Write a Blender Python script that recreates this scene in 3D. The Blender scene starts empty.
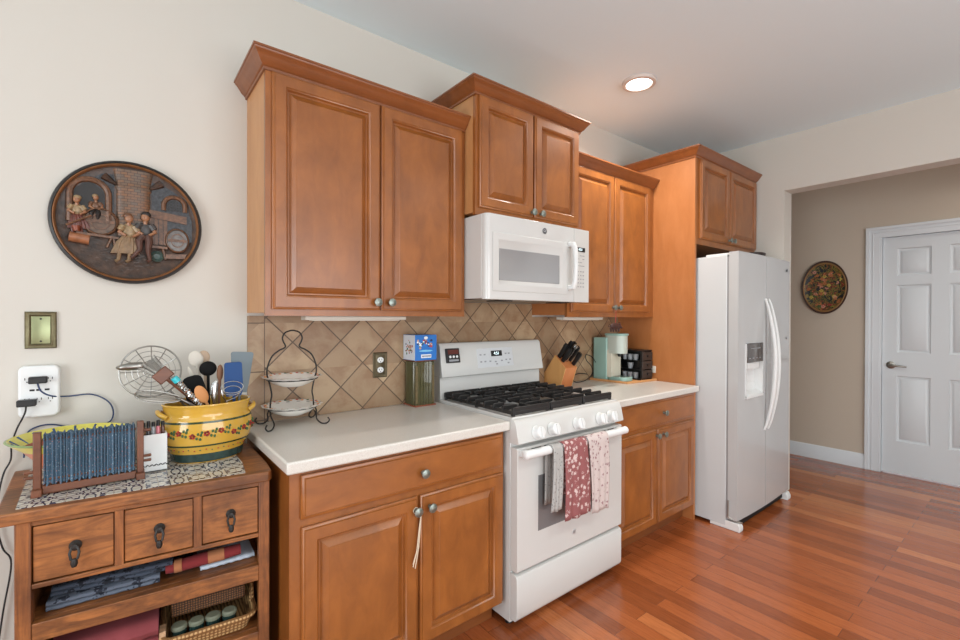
import bpy, math, random
from mathutils import Matrix, Vector, Quaternion
random.seed(7)
S = bpy.context.scene
COL = S.collection
PI = math.pi

# ------------------------------------------------------------------ camera
CX, CY, CZ, YAW, PIT, ROL, FPX = -.4236, -2.1171, 1.3676, .6706, -.006, -.0029, 455.09
F = Vector((math.sin(YAW)*math.cos(PIT), math.cos(YAW)*math.cos(PIT), math.sin(PIT)))
R0 = Vector((math.cos(YAW), -math.sin(YAW), 0)); U0 = R0.cross(F)
Rr = R0*math.cos(ROL) - U0*math.sin(ROL); Ur = R0*math.sin(ROL) + U0*math.cos(ROL)
cam = bpy.data.cameras.new('camera'); co = bpy.data.objects.new('camera', cam); COL.objects.link(co)
M = Matrix((( Rr.x, Ur.x, -F.x, CX), (Rr.y, Ur.y, -F.y, CY), (Rr.z, Ur.z, -F.z, CZ), (0, 0, 0, 1)))
co.matrix_world = M
cam.sensor_width = 36; cam.lens = FPX/960*36; cam.clip_start = .02
S.camera = co

# ------------------------------------------------------------------ world, lights, exposure
w = bpy.data.worlds.new('world'); S.world = w; w.use_nodes = True
w.node_tree.nodes['Background'].inputs[0].default_value = (.86, .93, 1, 1)
w.node_tree.nodes['Background'].inputs[1].default_value = .9
def area(name, loc, direction, sx, sy, power, color):
    l = bpy.data.lights.new(name, 'AREA'); l.shape = 'RECTANGLE'; l.size = sx; l.size_y = sy
    l.energy = power; l.color = color
    o = bpy.data.objects.new(name, l); COL.objects.link(o); o.location = loc
    o.rotation_euler = Vector(direction).to_track_quat('-Z', 'Z').to_euler(); return o
area('window_daylight_left', (-2.84, -2.05, 1.45), (1, 0, .12), 2.2, 1.75, 58, (.93, .97, 1))
area('window_daylight_rear', (.6, -4.84, 1.3), (0, 1, .25), 3.6, 2.1, 74, (.95, .98, 1))
def disk_lamp(loc, power):  # bulb of the modelled fixture, reused for added fill lamps
    l = bpy.data.lights.new('bulb_or_fill_lamp', 'AREA'); l.shape = 'DISK'; l.size = .12; l.energy = power; l.color = (1, .95, .88)
    l.spread = math.radians(150)
    o = bpy.data.objects.new('bulb_or_fill_lamp', l); COL.objects.link(o); o.location = loc
S.view_settings.view_transform = 'Standard'; S.view_settings.look = 'None'
S.view_settings.exposure = .36; S.view_settings.gamma = 1; S.view_settings.use_curve_mapping = False
S.cycles.use_denoising = True
S.cycles.max_bounces = 8; S.cycles.diffuse_bounces = 5
S.cycles.sample_clamp_indirect = 6

# ------------------------------------------------------------------ materials
def srgb(r, g, b):
    f = lambda c: (c/255/12.92) if c/255 <= .04045 else ((c/255+.055)/1.055)**2.4
    return (f(r), f(g), f(b), 1)
class N:
    def __init__(s, name):
        s.m = bpy.data.materials.new(name); s.m.use_nodes = True; s.t = s.m.node_tree
        s.b = s.t.nodes['Principled BSDF']
    def n(s, kind, **k):
        o = s.t.nodes.new(kind)
        for a, v in k.items():
            if a[:2] == 'i_':
                key = a[2:]; key = int(key) if key.isdigit() else key
                if isinstance(v, bpy.types.NodeSocket): s.t.links.new(v, o.inputs[key])
                else: o.inputs[key].default_value = v
            else: setattr(o, a, v)
        return o
    def l(s, a, b): s.t.links.new(a, b)
    def set(s, **k):
        for a, v in k.items():
            a = a.replace('_', ' ')
            if isinstance(v, bpy.types.NodeSocket): s.l(v, s.b.inputs[a])
            else: s.b.inputs[a].default_value = v
    def coord(s, scale=(1, 1, 1), rot=(0, 0, 0), loc=(0, 0, 0), kind='Object'):
        tc = s.n('ShaderNodeTexCoord'); mp = s.n('ShaderNodeMapping')
        s.l(tc.outputs[kind], mp.inputs[0]); mp.inputs['Scale'].default_value = scale
        mp.inputs['Rotation'].default_value = rot; mp.inputs['Location'].default_value = loc
        return mp.outputs[0]
    def noise(s, vec, scale, detail=3, rough=.5, dist=0):
        o = s.n('ShaderNodeTexNoise'); s.l(vec, o.inputs['Vector']); o.inputs['Scale'].default_value = scale
        o.inputs['Detail'].default_value = detail; o.inputs['Roughness'].default_value = rough
        o.inputs['Distortion'].default_value = dist; return o.outputs['Fac']
    def ramp(s, fac, stops, interp='LINEAR'):
        o = s.n('ShaderNodeValToRGB'); s.l(fac, o.inputs[0]); cr = o.color_ramp; cr.interpolation = interp
        while len(cr.elements) < len(stops): cr.elements.new(.5)
        for e, (p, c) in zip(cr.elements, stops): e.position = p; e.color = c
        return o.outputs[0]
    def math(s, op, a, b=0, c=None):
        o = s.n('ShaderNodeMath', operation=op)
        for i, v in enumerate((a, b) if c is None else (a, b, c)):
            if isinstance(v, bpy.types.NodeSocket): s.l(v, o.inputs[i])
            else: o.inputs[i].default_value = v
        return o.outputs[0]
    def mix(s, fac, a, b, mode='MIX'):
        o = s.n('ShaderNodeMix', data_type='RGBA', blend_type=mode)
        for i, v in ((0, fac), (6, a), (7, b)):
            if isinstance(v, bpy.types.NodeSocket): s.l(v, o.inputs[i])
            else: o.inputs[i].default_value = v
        return o.outputs[2]
    def bump(s, h, strength=.3, dist=.002):
        o = s.n('ShaderNodeBump'); s.l(h, o.inputs['Height']); o.inputs['Strength'].default_value = strength
        o.inputs['Distance'].default_value = dist; s.l(o.outputs[0], s.b.inputs['Normal'])
def plain(name, c, rough=.5, metal=0, var=0, scale=20, bump=0, bscale=200, coat=0, spec=.5):
    k = N(name); k.set(Roughness=rough, Metallic=metal, Coat_Weight=coat)
    k.b.inputs['Specular IOR Level'].default_value = spec
    v = k.coord()
    c2 = tuple(x*(1-var) for x in c[:3])+(1,)
    k.l(k.ramp(k.noise(v, scale), [(.3, c2), (.7, c)]), k.b.inputs['Base Color'])
    if bump: k.bump(k.noise(v, bscale, 4), bump)
    return k.m
def wood(name, a, b, blotch=.25, rough=.35, axis='z', coat=.3, grain=38, fine=1.0, st=.07):
    k = N(name); sc = {'z': (1, 1, st), 'x': (st, 1, 1), 'y': (1, st, 1)}[axis]
    v = k.coord(sc); v2 = k.coord()
    info = k.n('ShaderNodeObjectInfo')
    sh = k.n('ShaderNodeVectorMath', operation='ADD'); k.l(v, sh.inputs[0]); k.l(info.outputs['Random'], sh.inputs[1])
    g = k.noise(sh.outputs[0], grain, 5, .6, .6*fine)
    base = k.ramp(g, [(.3, a), (.68, b)])
    bl = k.noise(v2, 6, 5, .65)
    f = k.math('MULTIPLY', k.math('MAXIMUM', k.math('SUBTRACT', bl, .42), 0), blotch*7)
    col = k.mix(f, base, tuple(x*.62 for x in a[:3])+(1,))
    k.set(Base_Color=col, Roughness=rough, Coat_Weight=coat, Coat_Roughness=.25)
    k.bump(g, .06, .001)
    return k.m
CA, CB = srgb(134, 78, 33), srgb(160, 96, 42)
M_cab = wood('stained_maple', CA, CB, .16, .34, 'z', .4, 13, 1, .4)
M_cabx = wood('stained_maple_horizontal', CA, CB, .16, .34, 'x', .4, 13, 1, .4)
M_cabdk = wood('stained_maple_edge', srgb(124, 70, 34), srgb(144, 84, 42), .2, .34, 'x', .4, 18)
M_veneer = wood('maple_veneer_side', srgb(174, 108, 58), srgb(186, 120, 70), .06, .42, 'z', .2, 12, 1, .3)
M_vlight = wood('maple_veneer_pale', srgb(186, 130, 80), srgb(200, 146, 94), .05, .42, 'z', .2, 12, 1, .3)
M_pine = wood('rustic_pine', srgb(96, 56, 28), srgb(172, 108, 56), .45, .5, 'x', .15, 34, 4, .09)
M_pinez = wood('rustic_pine_upright', srgb(102, 58, 30), srgb(166, 102, 52), .45, .5, 'z', .15, 34, 4, .09)
M_pined = wood('rustic_pine_drawer', srgb(112, 66, 32), srgb(178, 112, 58), .45, .5, 'x', .15, 22, 5, .10)
M_dark = plain('matte_black', srgb(22, 20, 19), .7)  # even near-black of the fridge grille and USB ports
M_white = plain('white_enamel', srgb(206, 206, 203), .22, 0, .015, 3, coat=.4)
M_whitep = plain('white_plastic', srgb(224, 226, 225), .35)
M_fridge = plain('white_textured_steel', srgb(202, 206, 207), .3, 0, .01, 4, .12, 900, .25)
M_fridged = plain('white_smooth_door', srgb(186, 188, 188), .16, 0, .01, 4, coat=.5)
M_grey = plain('grey_glass', srgb(150, 151, 152), .18, coat=.3)
M_oveng = plain('oven_window_glass', srgb(120, 120, 121), .12, coat=.5)
M_black = plain('black_plastic', srgb(20, 20, 21), .42)
M_nylon = plain('black_nylon', srgb(14, 14, 15), .75, spec=.2)
M_iron = plain('cast_iron', srgb(34, 33, 33), .45, .0, .2, 60, .2, 300)
M_chrome = plain('polished_steel', srgb(200, 200, 198), .2, 1)
M_steel = plain('dull_steel', srgb(160, 158, 152), .35, 1)
M_pewter = plain('pewter_patina', srgb(150, 158, 150), .35, .75, .35, 90)
M_bronze = plain('aged_brass', srgb(120, 112, 84), .4, .7, .3, 60)
M_trim = plain('white_trim_paint', srgb(218, 224, 228), .4)
M_door = plain('white_door_paint', srgb(212, 219, 223), .4)
M_wire = plain('black_wire_iron', srgb(46, 44, 42), .5, .3)
M_china = plain('white_china', srgb(238, 236, 230), .15, coat=.5)
M_red = plain('red_glaze', srgb(176, 46, 36), .35)
M_orange = plain('orange_glaze', srgb(224, 140, 44), .35)
M_green = plain('green_glaze', srgb(58, 92, 52), .35)
M_mint = plain('mint_enamel', srgb(150, 186, 176), .35, 0, .03)
M_mintm = plain('brushed_mint_metal', srgb(190, 200, 190), .5, .15)
M_beige = plain('warm_grey_plastic', srgb(200, 196, 178), .4)
M_block = wood('knife_block_beech', srgb(206, 150, 88), srgb(222, 170, 108), .05, .45, 'z', .2, 14)
M_blocko = wood('knife_block_front', srgb(184, 110, 60), srgb(200, 126, 74), .05, .45, 'z', .2, 14)
M_ltwood = wood('light_wood', srgb(196, 140, 88), srgb(214, 160, 106), .1, .55, 'x', 0, 20)
M_brown = wood('brown_wood', srgb(92, 50, 28), srgb(120, 68, 40), .2, .45, 'x', .2, 20)
M_clip = plain('terracotta', srgb(150, 82, 56), .7, 0, .2, 50)
M_blue = plain('blue_silicone', srgb(16, 66, 122), .6)
M_gsil = plain('blue_grey_silicone', srgb(112, 124, 130), .65)
M_teal = plain('teal_plastic', srgb(60, 190, 200), .35)
M_cream = plain('cream_plastic', srgb(206, 200, 188), .5)
M_cordb = plain('black_cord', srgb(30, 30, 32), .5)
M_cordn = plain('blue_cord', srgb(40, 60, 100), .5)
M_yellow = plain('yellow_glaze', srgb(206, 162, 64), .16, 0, .12, 12, coat=.6)
M_olive = plain('dark_green_glaze', srgb(52, 70, 44), .2, 0, .3, 60, coat=.4)
M_pblue = plain('blue_green_glaze', srgb(46, 70, 66), .2, 0, .4, 60, coat=.4)

k = N('wall_paint'); k.set(Base_Color=srgb(204, 200, 191), Roughness=.85); k.bump(k.noise(k.coord(), 240, 3), .08); M_wall = k.m
k = N('hall_wall_paint'); k.set(Base_Color=srgb(196, 184, 168), Roughness=.85); k.bump(k.noise(k.coord(), 240, 3), .08); M_hall = k.m
k = N('ceiling_paint'); k.set(Base_Color=srgb(222, 238, 243), Roughness=.9); M_ceil = k.m

# floor: cherry strip boards running towards the cabinets
k = N('cherry_floorboards')
v = k.coord((1, 1, 1), (0, 0, PI/2))
br = k.n('ShaderNodeTexBrick'); k.l(v, br.inputs['Vector']); br.offset = .37; br.offset_frequency = 2; br.squash = 1
br.inputs['Scale'].default_value = 1; br.inputs['Brick Width'].default_value = .95; br.inputs['Row Height'].default_value = .083
br.inputs['Mortar Size'].default_value = .0009; br.inputs['Mortar Smooth'].default_value = .3
br.inputs['Color1'].default_value = (0, 0, 0, 1); br.inputs['Color2'].default_value = (1, 1, 1, 1); br.inputs['Mortar'].default_value = (.5, .5, .5, 1)
tint = k.ramp(br.outputs['Color'], [(.0, srgb(140, 74, 38)), (.5, srgb(162, 88, 47)), (.85, srgb(178, 100, 55)), (1, srgb(206, 132, 80))])
sh = k.n('ShaderNodeVectorMath', operation='MULTIPLY_ADD'); k.l(br.outputs['Color'], sh.inputs[0]); sh.inputs[1].default_value = (7, 3, 0)
k.l(k.coord((16, 1.1, 1)), sh.inputs[2])
g = k.noise(sh.outputs[0], 5.5, 8, .7, 1.6)
gr = k.ramp(g, [(.3, (.54, .46, .42, 1)), (.58, (1, 1, 1, 1))])
col = k.mix(.75, tint, gr, 'MULTIPLY')
col = k.mix(br.outputs['Fac'], col, srgb(74, 32, 18))
k.set(Base_Color=col, Roughness=.22, Coat_Weight=.25, Coat_Roughness=.12)
k.bump(k.math('ADD', k.math('MULTIPLY', br.outputs['Fac'], -1), k.math('MULTIPLY', g, .15)), .25, .001)
M_floor = k.m

# backsplash: tumbled tan tiles laid on the diagonal, square border column at the left end
k = N('diagonal_stone_tile')
tc = k.n('ShaderNodeTexCoord'); sx = k.n('ShaderNodeSeparateXYZ'); k.l(tc.outputs['Object'], sx.inputs[0])
u = k.math('DIVIDE', k.math('SUBTRACT', sx.outputs[0], .403), .2206); vv = k.math('DIVIDE', k.math('SUBTRACT', sx.outputs[2], 1.254), .2206)
a = k.math('ADD', u, vv); b = k.math('SUBTRACT', u, vv)
def line(x, wd):
    f = k.math('FRACT', x); d = k.math('MINIMUM', f, k.math('SUBTRACT', 1, f)); return k.math('LESS_THAN', d, wd), k.math('FLOOR', x)
ga, ia = line(a, .017); gb, ib = line(b, .017)
gd = k.math('MAXIMUM', ga, gb)
gz, iz = line(k.math('DIVIDE', k.math('SUBTRACT', sx.outputs[2], 1.131), .209), .01)
isb = k.math('LESS_THAN', sx.outputs[0], .066)
edge = k.math('LESS_THAN', k.math('ABSOLUTE', k.math('SUBTRACT', sx.outputs[0], .066)), .0018)
grout = k.math('MAXIMUM', edge, k.math('ADD', k.math('MULTIPLY', isb, gz), k.math('MULTIPLY', k.math('SUBTRACT', 1, isb), gd)))
cid = k.n('ShaderNodeCombineXYZ'); k.l(k.math('MULTIPLY', ia, 1.37), cid.inputs[0]); k.l(k.math('MULTIPLY', ib, 2.11), cid.inputs[1]); k.l(iz, cid.inputs[2])
wn = k.n('ShaderNodeTexWhiteNoise'); k.l(cid.outputs[0], wn.inputs['Vector'])
tile = k.ramp(wn.outputs['Value'], [(0, srgb(146, 120, 92)), (.5, srgb(164, 138, 108)), (1, srgb(180, 154, 122))])
off = k.n('ShaderNodeVectorMath', operation='ADD'); k.l(tc.outputs['Object'], off.inputs[0]); k.l(wn.outputs['Color'], off.inputs[1])
cl = k.noise(off.outputs[0], 9, 6, .6, .5)
tile = k.mix(k.math('MULTIPLY', k.ramp(cl, [(.36, (1, 1, 1, 1)), (.58, (0, 0, 0, 1))]), .6), tile, srgb(132, 94, 64))
k.set(Base_Color=k.mix(grout, tile, srgb(92, 72, 54)), Roughness=.45)
k.bump(k.math('SUBTRACT', k.math('MULTIPLY', cl, .3), grout), .5, .002)
M_tile = k.m

k = N('speckled_solid_surface'); v = k.coord()
k.set(Base_Color=k.ramp(k.noise(v, 420, 2), [(.3, srgb(200, 195, 186)), (.5, srgb(212, 208, 200)), (.75, srgb(220, 217, 211))]), Roughness=.3, Coat_Weight=.15); M_counter = k.m

# blue-and-white painted tiles let into the dresser top
k = N('blue_painted_tiles'); v = k.coord((1, 1, 1))
sx = k.n('ShaderNodeSeparateXYZ'); k.l(v, sx.inputs[0])
def tri(o, p): return k.math('PINGPONG', o, p)
px_, py_ = tri(sx.outputs[0], .052), tri(sx.outputs[1], .052)
cv = k.n('ShaderNodeCombineXYZ'); k.l(k.math('ADD', px_, py_), cv.inputs[0]); k.l(k.math('ABSOLUTE', k.math('SUBTRACT', px_, py_)), cv.inputs[1])
nz = k.noise(cv.outputs[0], 38, 0, .5, .4)
blue = k.ramp(nz, [(.43, srgb(206, 200, 186)), (.45, srgb(44, 56, 88)), (.56, srgb(36, 46, 74)), (.58, srgb(200, 196, 184))], 'LINEAR')
gx = k.math('LESS_THAN', px_, .0012); gy = k.math('LESS_THAN', py_, .0012)
k.set(Base_Color=k.mix(k.math('MAXIMUM', gx, gy), blue, srgb(176, 166, 148)), Roughness=.25, Coat_Weight=.3); M_btile = k.m

def spotted(name, ground, spots, scale=40, size=.25, rough=.9, dist=.0, leaf=None, bump=.3):
    k = N(name); v = k.coord()
    vo = k.n('ShaderNodeTexVoronoi'); k.l(v, vo.inputs['Vector']); vo.inputs['Scale'].default_value = scale
    n = k.noise(v, scale*5, 3)
    d = k.math('ADD', vo.outputs['Distance'], k.math('MULTIPLY', k.math('SUBTRACT', n, .5), dist))
    m = k.ramp(d, [(size, (1, 1, 1, 1)), (size+.05, (0, 0, 0, 1))])
    c = spots
    if leaf:
        sep = k.n('ShaderNodeSeparateColor'); k.l(vo.outputs['Color'], sep.inputs[0])
        c = k.ramp(sep.outputs[0], [(0, spots), (.5, leaf), (1, spots)], 'CONSTANT')
    k.set(Base_Color=k.mix(m, ground, c), Roughness=rough); k.bump(k.noise(v, 500, 2), bump)
    return k.m
M_redt = spotted('red_floral_towel', srgb(146, 88, 88), srgb(212, 190, 186), 44, .32, .95, 1.0)
M_pinkt = spotted('pink_floral_towel', srgb(202, 188, 184), srgb(150, 116, 118), 50, .25, .95, 1.0)
M_greyt = spotted('grey_towel_cloth', srgb(170, 168, 165), srgb(128, 127, 126), 70, .2, .95, .9)
M_fabric = spotted('blue_calico', srgb(84, 110, 130), srgb(180, 128, 128), 130, .2, .95, .8, srgb(160, 176, 184))
M_navy = spotted('blue_grey_cloth', srgb(92, 100, 114), srgb(34, 38, 50), 26, .3, .95, 1.4)
M_redc = spotted('red_striped_cloth', srgb(150, 44, 44), srgb(196, 132, 88), 14, .3, .95, .6)
M_rose = plain('dusty_red_cloth', srgb(136, 62, 66), .95, 0, .2, 14, .3, 400)
def weave(name, a, b, sc=160):
    k = N(name); v = k.coord()
    wv = k.n('ShaderNodeTexWave'); k.l(v, wv.inputs['Vector']); wv.inputs['Scale'].default_value = sc/6; wv.inputs['Distortion'].default_value = 2; wv.bands_direction = 'X'
    w2 = k.n('ShaderNodeTexWave'); k.l(v, w2.inputs['Vector']); w2.inputs['Scale'].default_value = sc/6; w2.inputs['Distortion'].default_value = 2; w2.bands_direction = 'Z'
    m = k.math('MULTIPLY', wv.outputs['Fac'], w2.outputs['Fac'])
    k.set(Base_Color=k.ramp(m, [(.05, a), (.5, b)]), Roughness=.7); k.bump(m, .6, .003); return k.m
M_wicker = weave('honey_wicker', srgb(126, 88, 48), srgb(196, 156, 104), 170)
M_rattan = weave('dark_rattan', srgb(52, 32, 18), srgb(128, 84, 46), 260)
k = N('ribbed_olive_glass'); k.set(Base_Color=srgb(96, 92, 62), Roughness=.12, Coat_Weight=.6, Transmission_Weight=.35, IOR=1.3); M_glass = k.m
k = N('clear_glass'); k.set(Base_Color=(.9, .95, .95, 1), Roughness=.05, Transmission_Weight=.8); M_clear = k.m
def emit(name, c, s):
    k = N(name); k.set(Base_Color=c, Emission_Color=c, Emission_Strength=s); return k.m
M_lamp = emit('lamp_diffuser', (1, .93, .82, 1), 9)
M_led = emit('clock_digits', (.75, .95, 1, 1), 1.2)
M_ledr = plain('red_timer_screen', srgb(90, 40, 34), .2)
M_print = plain('grey_print', srgb(150, 152, 156), .5)
# relief plate tones (real paint on the relief)
M_rb = plain('relief_brown', srgb(76, 52, 36), .38, 0, .75, 45, 1, 60)
M_rk = plain('relief_rim_black', srgb(30, 28, 27), .4, 0, .3, 30)
M_rs = plain('relief_stone', srgb(62, 64, 69), .4, 0, .7, 110, 1, 90)
M_rc = plain('relief_cream', srgb(164, 138, 102), .38, 0, .5, 130)
M_rf = plain('relief_skin', srgb(166, 118, 86), .38, 0, .35, 130)
M_rd = plain('relief_dark', srgb(34, 29, 27), .42, 0, .3, 60)
M_rr = plain('relief_red', srgb(108, 52, 38), .38, 0, .5, 130)
M_rw = plain('relief_plank', srgb(122, 84, 58), .38, 0, .6, 110)
k = N('brick_relief'); v = k.coord((1, 1, 1), (PI/2, 0, 0))
br = k.n('ShaderNodeTexBrick'); k.l(v, br.inputs['Vector']); br.inputs['Scale'].default_value = 26; br.inputs['Color1'].default_value = srgb(126, 88, 60)
br.inputs['Color2'].default_value = srgb(96, 84, 72); br.inputs['Mortar'].default_value = srgb(66, 50, 42); k.set(Base_Color=br.outputs['Color'], Roughness=.45)
k.bump(k.math('MULTIPLY', br.outputs['Fac'], -1), .5, .002); M_rbrick = k.m
k = N('painted_flower_enamel'); v = k.coord()
n1 = k.n('ShaderNodeTexNoise'); k.l(v, n1.inputs['Vector']); n1.inputs['Scale'].default_value = 16; n1.inputs['Detail'].default_value = 3; n1.inputs['Distortion'].default_value = 2.5
k.set(Base_Color=k.ramp(n1.outputs['Fac'], [(0, srgb(24, 26, 34)), (.44, srgb(26, 28, 36)), (.47, srgb(58, 74, 40)), (.52, srgb(150, 124, 50)), (.56, srgb(26, 26, 32)), (.62, srgb(120, 44, 34)), (.68, srgb(180, 120, 70)), (.74, srgb(28, 30, 44))]), Roughness=.4)
M_flor = k.m

# ------------------------------------------------------------------ mesh builder
class MB:
    def __init__(s): s.v = []; s.f = []; s.mi = []; s.m = 0; s.T = Matrix.Identity(4)
    def add(s, vs, fs):
        o = len(s.v); s.v += [tuple(s.T @ Vector(p)) for p in vs]
        for f in fs: s.f.append([o+i for i in f]); s.mi.append(s.m)
        return s
    def box(s, x0, x1, y0, y1, z0, z1):
        x0, x1 = sorted((x0, x1)); y0, y1 = sorted((y0, y1)); z0, z1 = sorted((z0, z1))
        return s.add([(x0, y0, z0), (x1, y0, z0), (x1, y1, z0), (x0, y1, z0), (x0, y0, z1), (x1, y0, z1), (x1, y1, z1), (x0, y1, z1)],
              [(0, 3, 2, 1), (4, 5, 6, 7), (0, 1, 5, 4), (1, 2, 6, 5), (2, 3, 7, 6), (3, 0, 4, 7)])
    def prism(s, poly, axis, a, b):   # poly 2D, extruded along axis
        def P(p, t): return {'x': (t, p[0], p[1]), 'y': (p[0], t, p[1]), 'z': (p[0], p[1], t)}[axis]
        n = len(poly); vs = [P(p, a) for p in poly]+[P(p, b) for p in poly]
        return s.add(vs, [tuple(range(n))[::-1], tuple(range(n, 2*n))]+[(i, (i+1) % n, n+(i+1) % n, n+i) for i in range(n)])
    def rings(s, R, cap0=True, cap1=True, closed=False):
        n = len(R[0]); vs = [p for r in R for p in r]; fs = []
        m = len(R)
        for j in range(m if closed else m-1):
            for i in range(n):
                fs.append((j*n+i, j*n+(i+1) % n, ((j+1) % m)*n+(i+1) % n, ((j+1) % m)*n+i))
        if not closed:
            if cap0: fs.append(tuple(range(n))[::-1])
            if cap1: fs.append(tuple(range((m-1)*n, m*n)))
        return s.add(vs, fs)
    def lathe(s, prof, c=(0, 0, 0), n=32, sx=1, sy=1, axis='z', cap0=True, cap1=True):
        R = []
        for r, h in prof:
            ring = []
            for i in range(n):
                a = 2*PI*i/n; x, y = r*math.cos(a)*sx, r*math.sin(a)*sy
                if axis == 'z': p = (c[0]+x, c[1]+y, c[2]+h)
                elif axis == 'y': p = (c[0]+x, c[1]-h, c[2]+y)      # grows towards -y
                else: p = (c[0]-h, c[1]+x, c[2]+y)                  # grows towards -x
                ring.append(p)
            R.append(ring)
        return s.rings(R, cap0, cap1)
    def ell(s, c, r, n=14, m=8, rot=None):
        R = []
        q = rot or Matrix.Identity(3)
        for j in range(m+1):
            t = -PI/2+PI*j/m; cr = max(math.cos(t), .02)
            R.append([tuple(Vector(c)+q @ Vector((r[0]*cr*math.cos(2*PI*i/n), r[1]*cr*math.sin(2*PI*i/n), r[2]*math.sin(t)))) for i in range(n)])
        return s.rings(R)
    def tube(s, pts, r, n=8, closed=False, flat=1.0):
        P = [Vector(p) for p in pts]; m = len(P); R = []
        rs = r if isinstance(r, (list, tuple)) else [r]*m
        up = None
        for i in range(m):
            if closed: t = (P[(i+1) % m]-P[i-1]).normalized()
            else: t = (P[min(i+1, m-1)]-P[max(i-1, 0)]).normalized()
            if up is None:
                up = Vector((0, 0, 1)) if abs(t.z) < .9 else Vector((0, 1, 0))
            up = (up-t*up.dot(t)).normalized(); sd = t.cross(up)
            R.append([tuple(P[i]+(sd*math.cos(2*PI*k/n)+up*math.sin(2*PI*k/n)*flat)*rs[i]) for k in range(n)])
        return s.rings(R, closed=closed)
    def cyl(s, a, b, r, n=16): return s.tube([a, b], r, n)
    def build(s, name, mats, parent=None, world=True, bevel=0, flat=False, seg=2, solid=0):
        off = Vector((0, 0, 0))
        if parent is not None:
            off = Vector(parent.get('_o', (0, 0, 0))) if world else off
        else:
            xs = [min(p[i] for p in s.v) for i in range(3)]; xe = [max(p[i] for p in s.v) for i in range(3)]
            off = Vector(((xs[0]+xe[0])/2, (xs[1]+xe[1])/2, xs[2])) if s.recenter else off
        me = bpy.data.meshes.new(name)
        me.from_pydata([tuple(Vector(p)-off) for p in s.v], [], s.f)
        mats = mats if isinstance(mats, (list, tuple)) else [mats]
        for m in mats: me.materials.append(m)
        me.polygons.foreach_set('material_index', s.mi); me.validate()
        import bmesh
        bm = bmesh.new(); bm.from_mesh(me); bmesh.ops.recalc_face_normals(bm, faces=bm.faces); bm.to_mesh(me); bm.free()
        me.update()
        if not flat:
            me.shade_smooth(); me.set_sharp_from_angle(angle=math.radians(38))
        o = bpy.data.objects.new(name, me); COL.objects.link(o)
        if parent is not None: o.parent = parent; o['_o'] = tuple(off)
        else: o.location = off
        if bevel:
            b = o.modifiers.new('edge', 'BEVEL'); b.width = bevel; b.segments = seg; b.limit_method = 'ANGLE'; b.angle_limit = math.radians(40)
        if solid:
            b = o.modifiers.new('thick', 'SOLIDIFY'); b.thickness = solid; b.offset = 0
        return o
    recenter = True
def world_mb():
    m = MB(); m.recenter = False; return m
def thing(name, label, cat, loc=(0, 0, 0), rz=0, group=None):
    o = bpy.data.objects.new(name, None); COL.objects.link(o); o.location = loc; o.rotation_euler = (0, 0, rz)
    o.empty_display_size = .05
    o['label'] = label; o['category'] = cat; o['_o'] = tuple(loc)
    if group: o['group'] = group
    return o
def tag(o, label, cat, group=None, kind=None):
    o['label'] = label; o['category'] = cat
    if group: o['group'] = group
    if kind: o['kind'] = kind
    return o
def struct(o): o['kind'] = 'structure'; return o
def B(*a): return MB().box(*a)
def WB(*a): return world_mb().box(*a)

# ------------------------------------------------------------------ the room
CEIL, XR, XH = 2.78, 3.616, 4.9
struct(WB(-3.0, 5.2, -5.0, 1.2, -.05, 0).build('floor', M_floor))
struct(WB(-3.0, 5.2, -5.0, 1.2, CEIL, CEIL+.06).build('ceiling', M_ceil))
struct(WB(-3.0, XR+.154, 0, .12, 0, CEIL).build('wall_back', M_wall))
m = world_mb().box(XR, XR+.154, -.814, 0, 0, CEIL); m.box(XR, XR+.154, -2.9, -.814, 2.355, CEIL); m.box(XR, XR+.154, -5, -2.9, 0, CEIL)
struct(m.build('wall_right', M_wall))
m = world_mb().box(XH, XH+.12, -1.15, 1.0, 0, CEIL); m.box(XH, XH+.12, -1.91, -1.15, 2.09, CEIL); m.box(XH, XH+.12, -5, -1.91, 0, CEIL)
struct(m.build('wall_hall', M_hall))
struct(WB(XR+.154, XH, .9, 1.0, 0, CEIL).build('wall_hall_end', M_hall))
struct(WB(XR+.154, XR+.16, .12, .9, 0, CEIL).build('wall_hall_side', M_hall))
m = world_mb().box(-3.0, -2.9, -5, -3.2, 0, CEIL); m.box(-3.0, -2.9, -.9, 0, 0, CEIL); m.box(-3.0, -2.9, -3.2, -.9, 0, .55); m.box(-3.0, -2.9, -3.2, -.9, 2.35, CEIL)
struct(m.build('wall_left', M_wall))
m = world_mb().box(-3.0, -1.25, -5.0, -4.9, 0, CEIL); m.box(2.45, 5.2, -5.0, -4.9, 0, CEIL); m.box(-1.25, 2.45, -5.0, -4.9, 2.4, CEIL); m.box(-1.25, 2.45, -5.0, -4.9, 0, .2)
struct(m.build('wall_rear', M_wall))
# window frames (behind the camera)
def win(name, pts, axis):
    m = world_mb()
    for b in pts: m.box(*b)
    return struct(m.build(name, M_trim))
win('window_1', [(-2.99, -2.9, -3.2, -3.14, .55, 2.35), (-2.99, -2.9, -.96, -.9, .55, 2.35), (-2.99, -2.9, -2.08, -2.02, .55, 2.35), (-2.99, -2.9, -3.2, -.9, .55, .6), (-2.99, -2.9, -3.2, -.9, 2.3, 2.35)], 'x')
win('window_2', [(-1.25, -1.19, -4.99, -4.9, .2, 2.4), (2.39, 2.45, -4.99, -4.9, .2, 2.4), (-.04, .04, -4.99, -4.9, .2, 2.4), (1.16, 1.24, -4.99, -4.9, .2, 2.4), (-1.25, 2.45, -4.99, -4.9, .2, .26), (-1.25, 2.45, -4.99, -4.9, 2.34, 2.4)], 'y')
# hall baseboard with a moulded cap
def base_profile(d): return [(0, 0), (-.015, 0), (-.015, .105), (-.011, .112), (-.009, .122), (-.004, .13), (0, .132)]
m = world_mb(); m.prism([(XH+a, b) for a, b in base_profile(0)], 'y', -1.055, .9)
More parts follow.
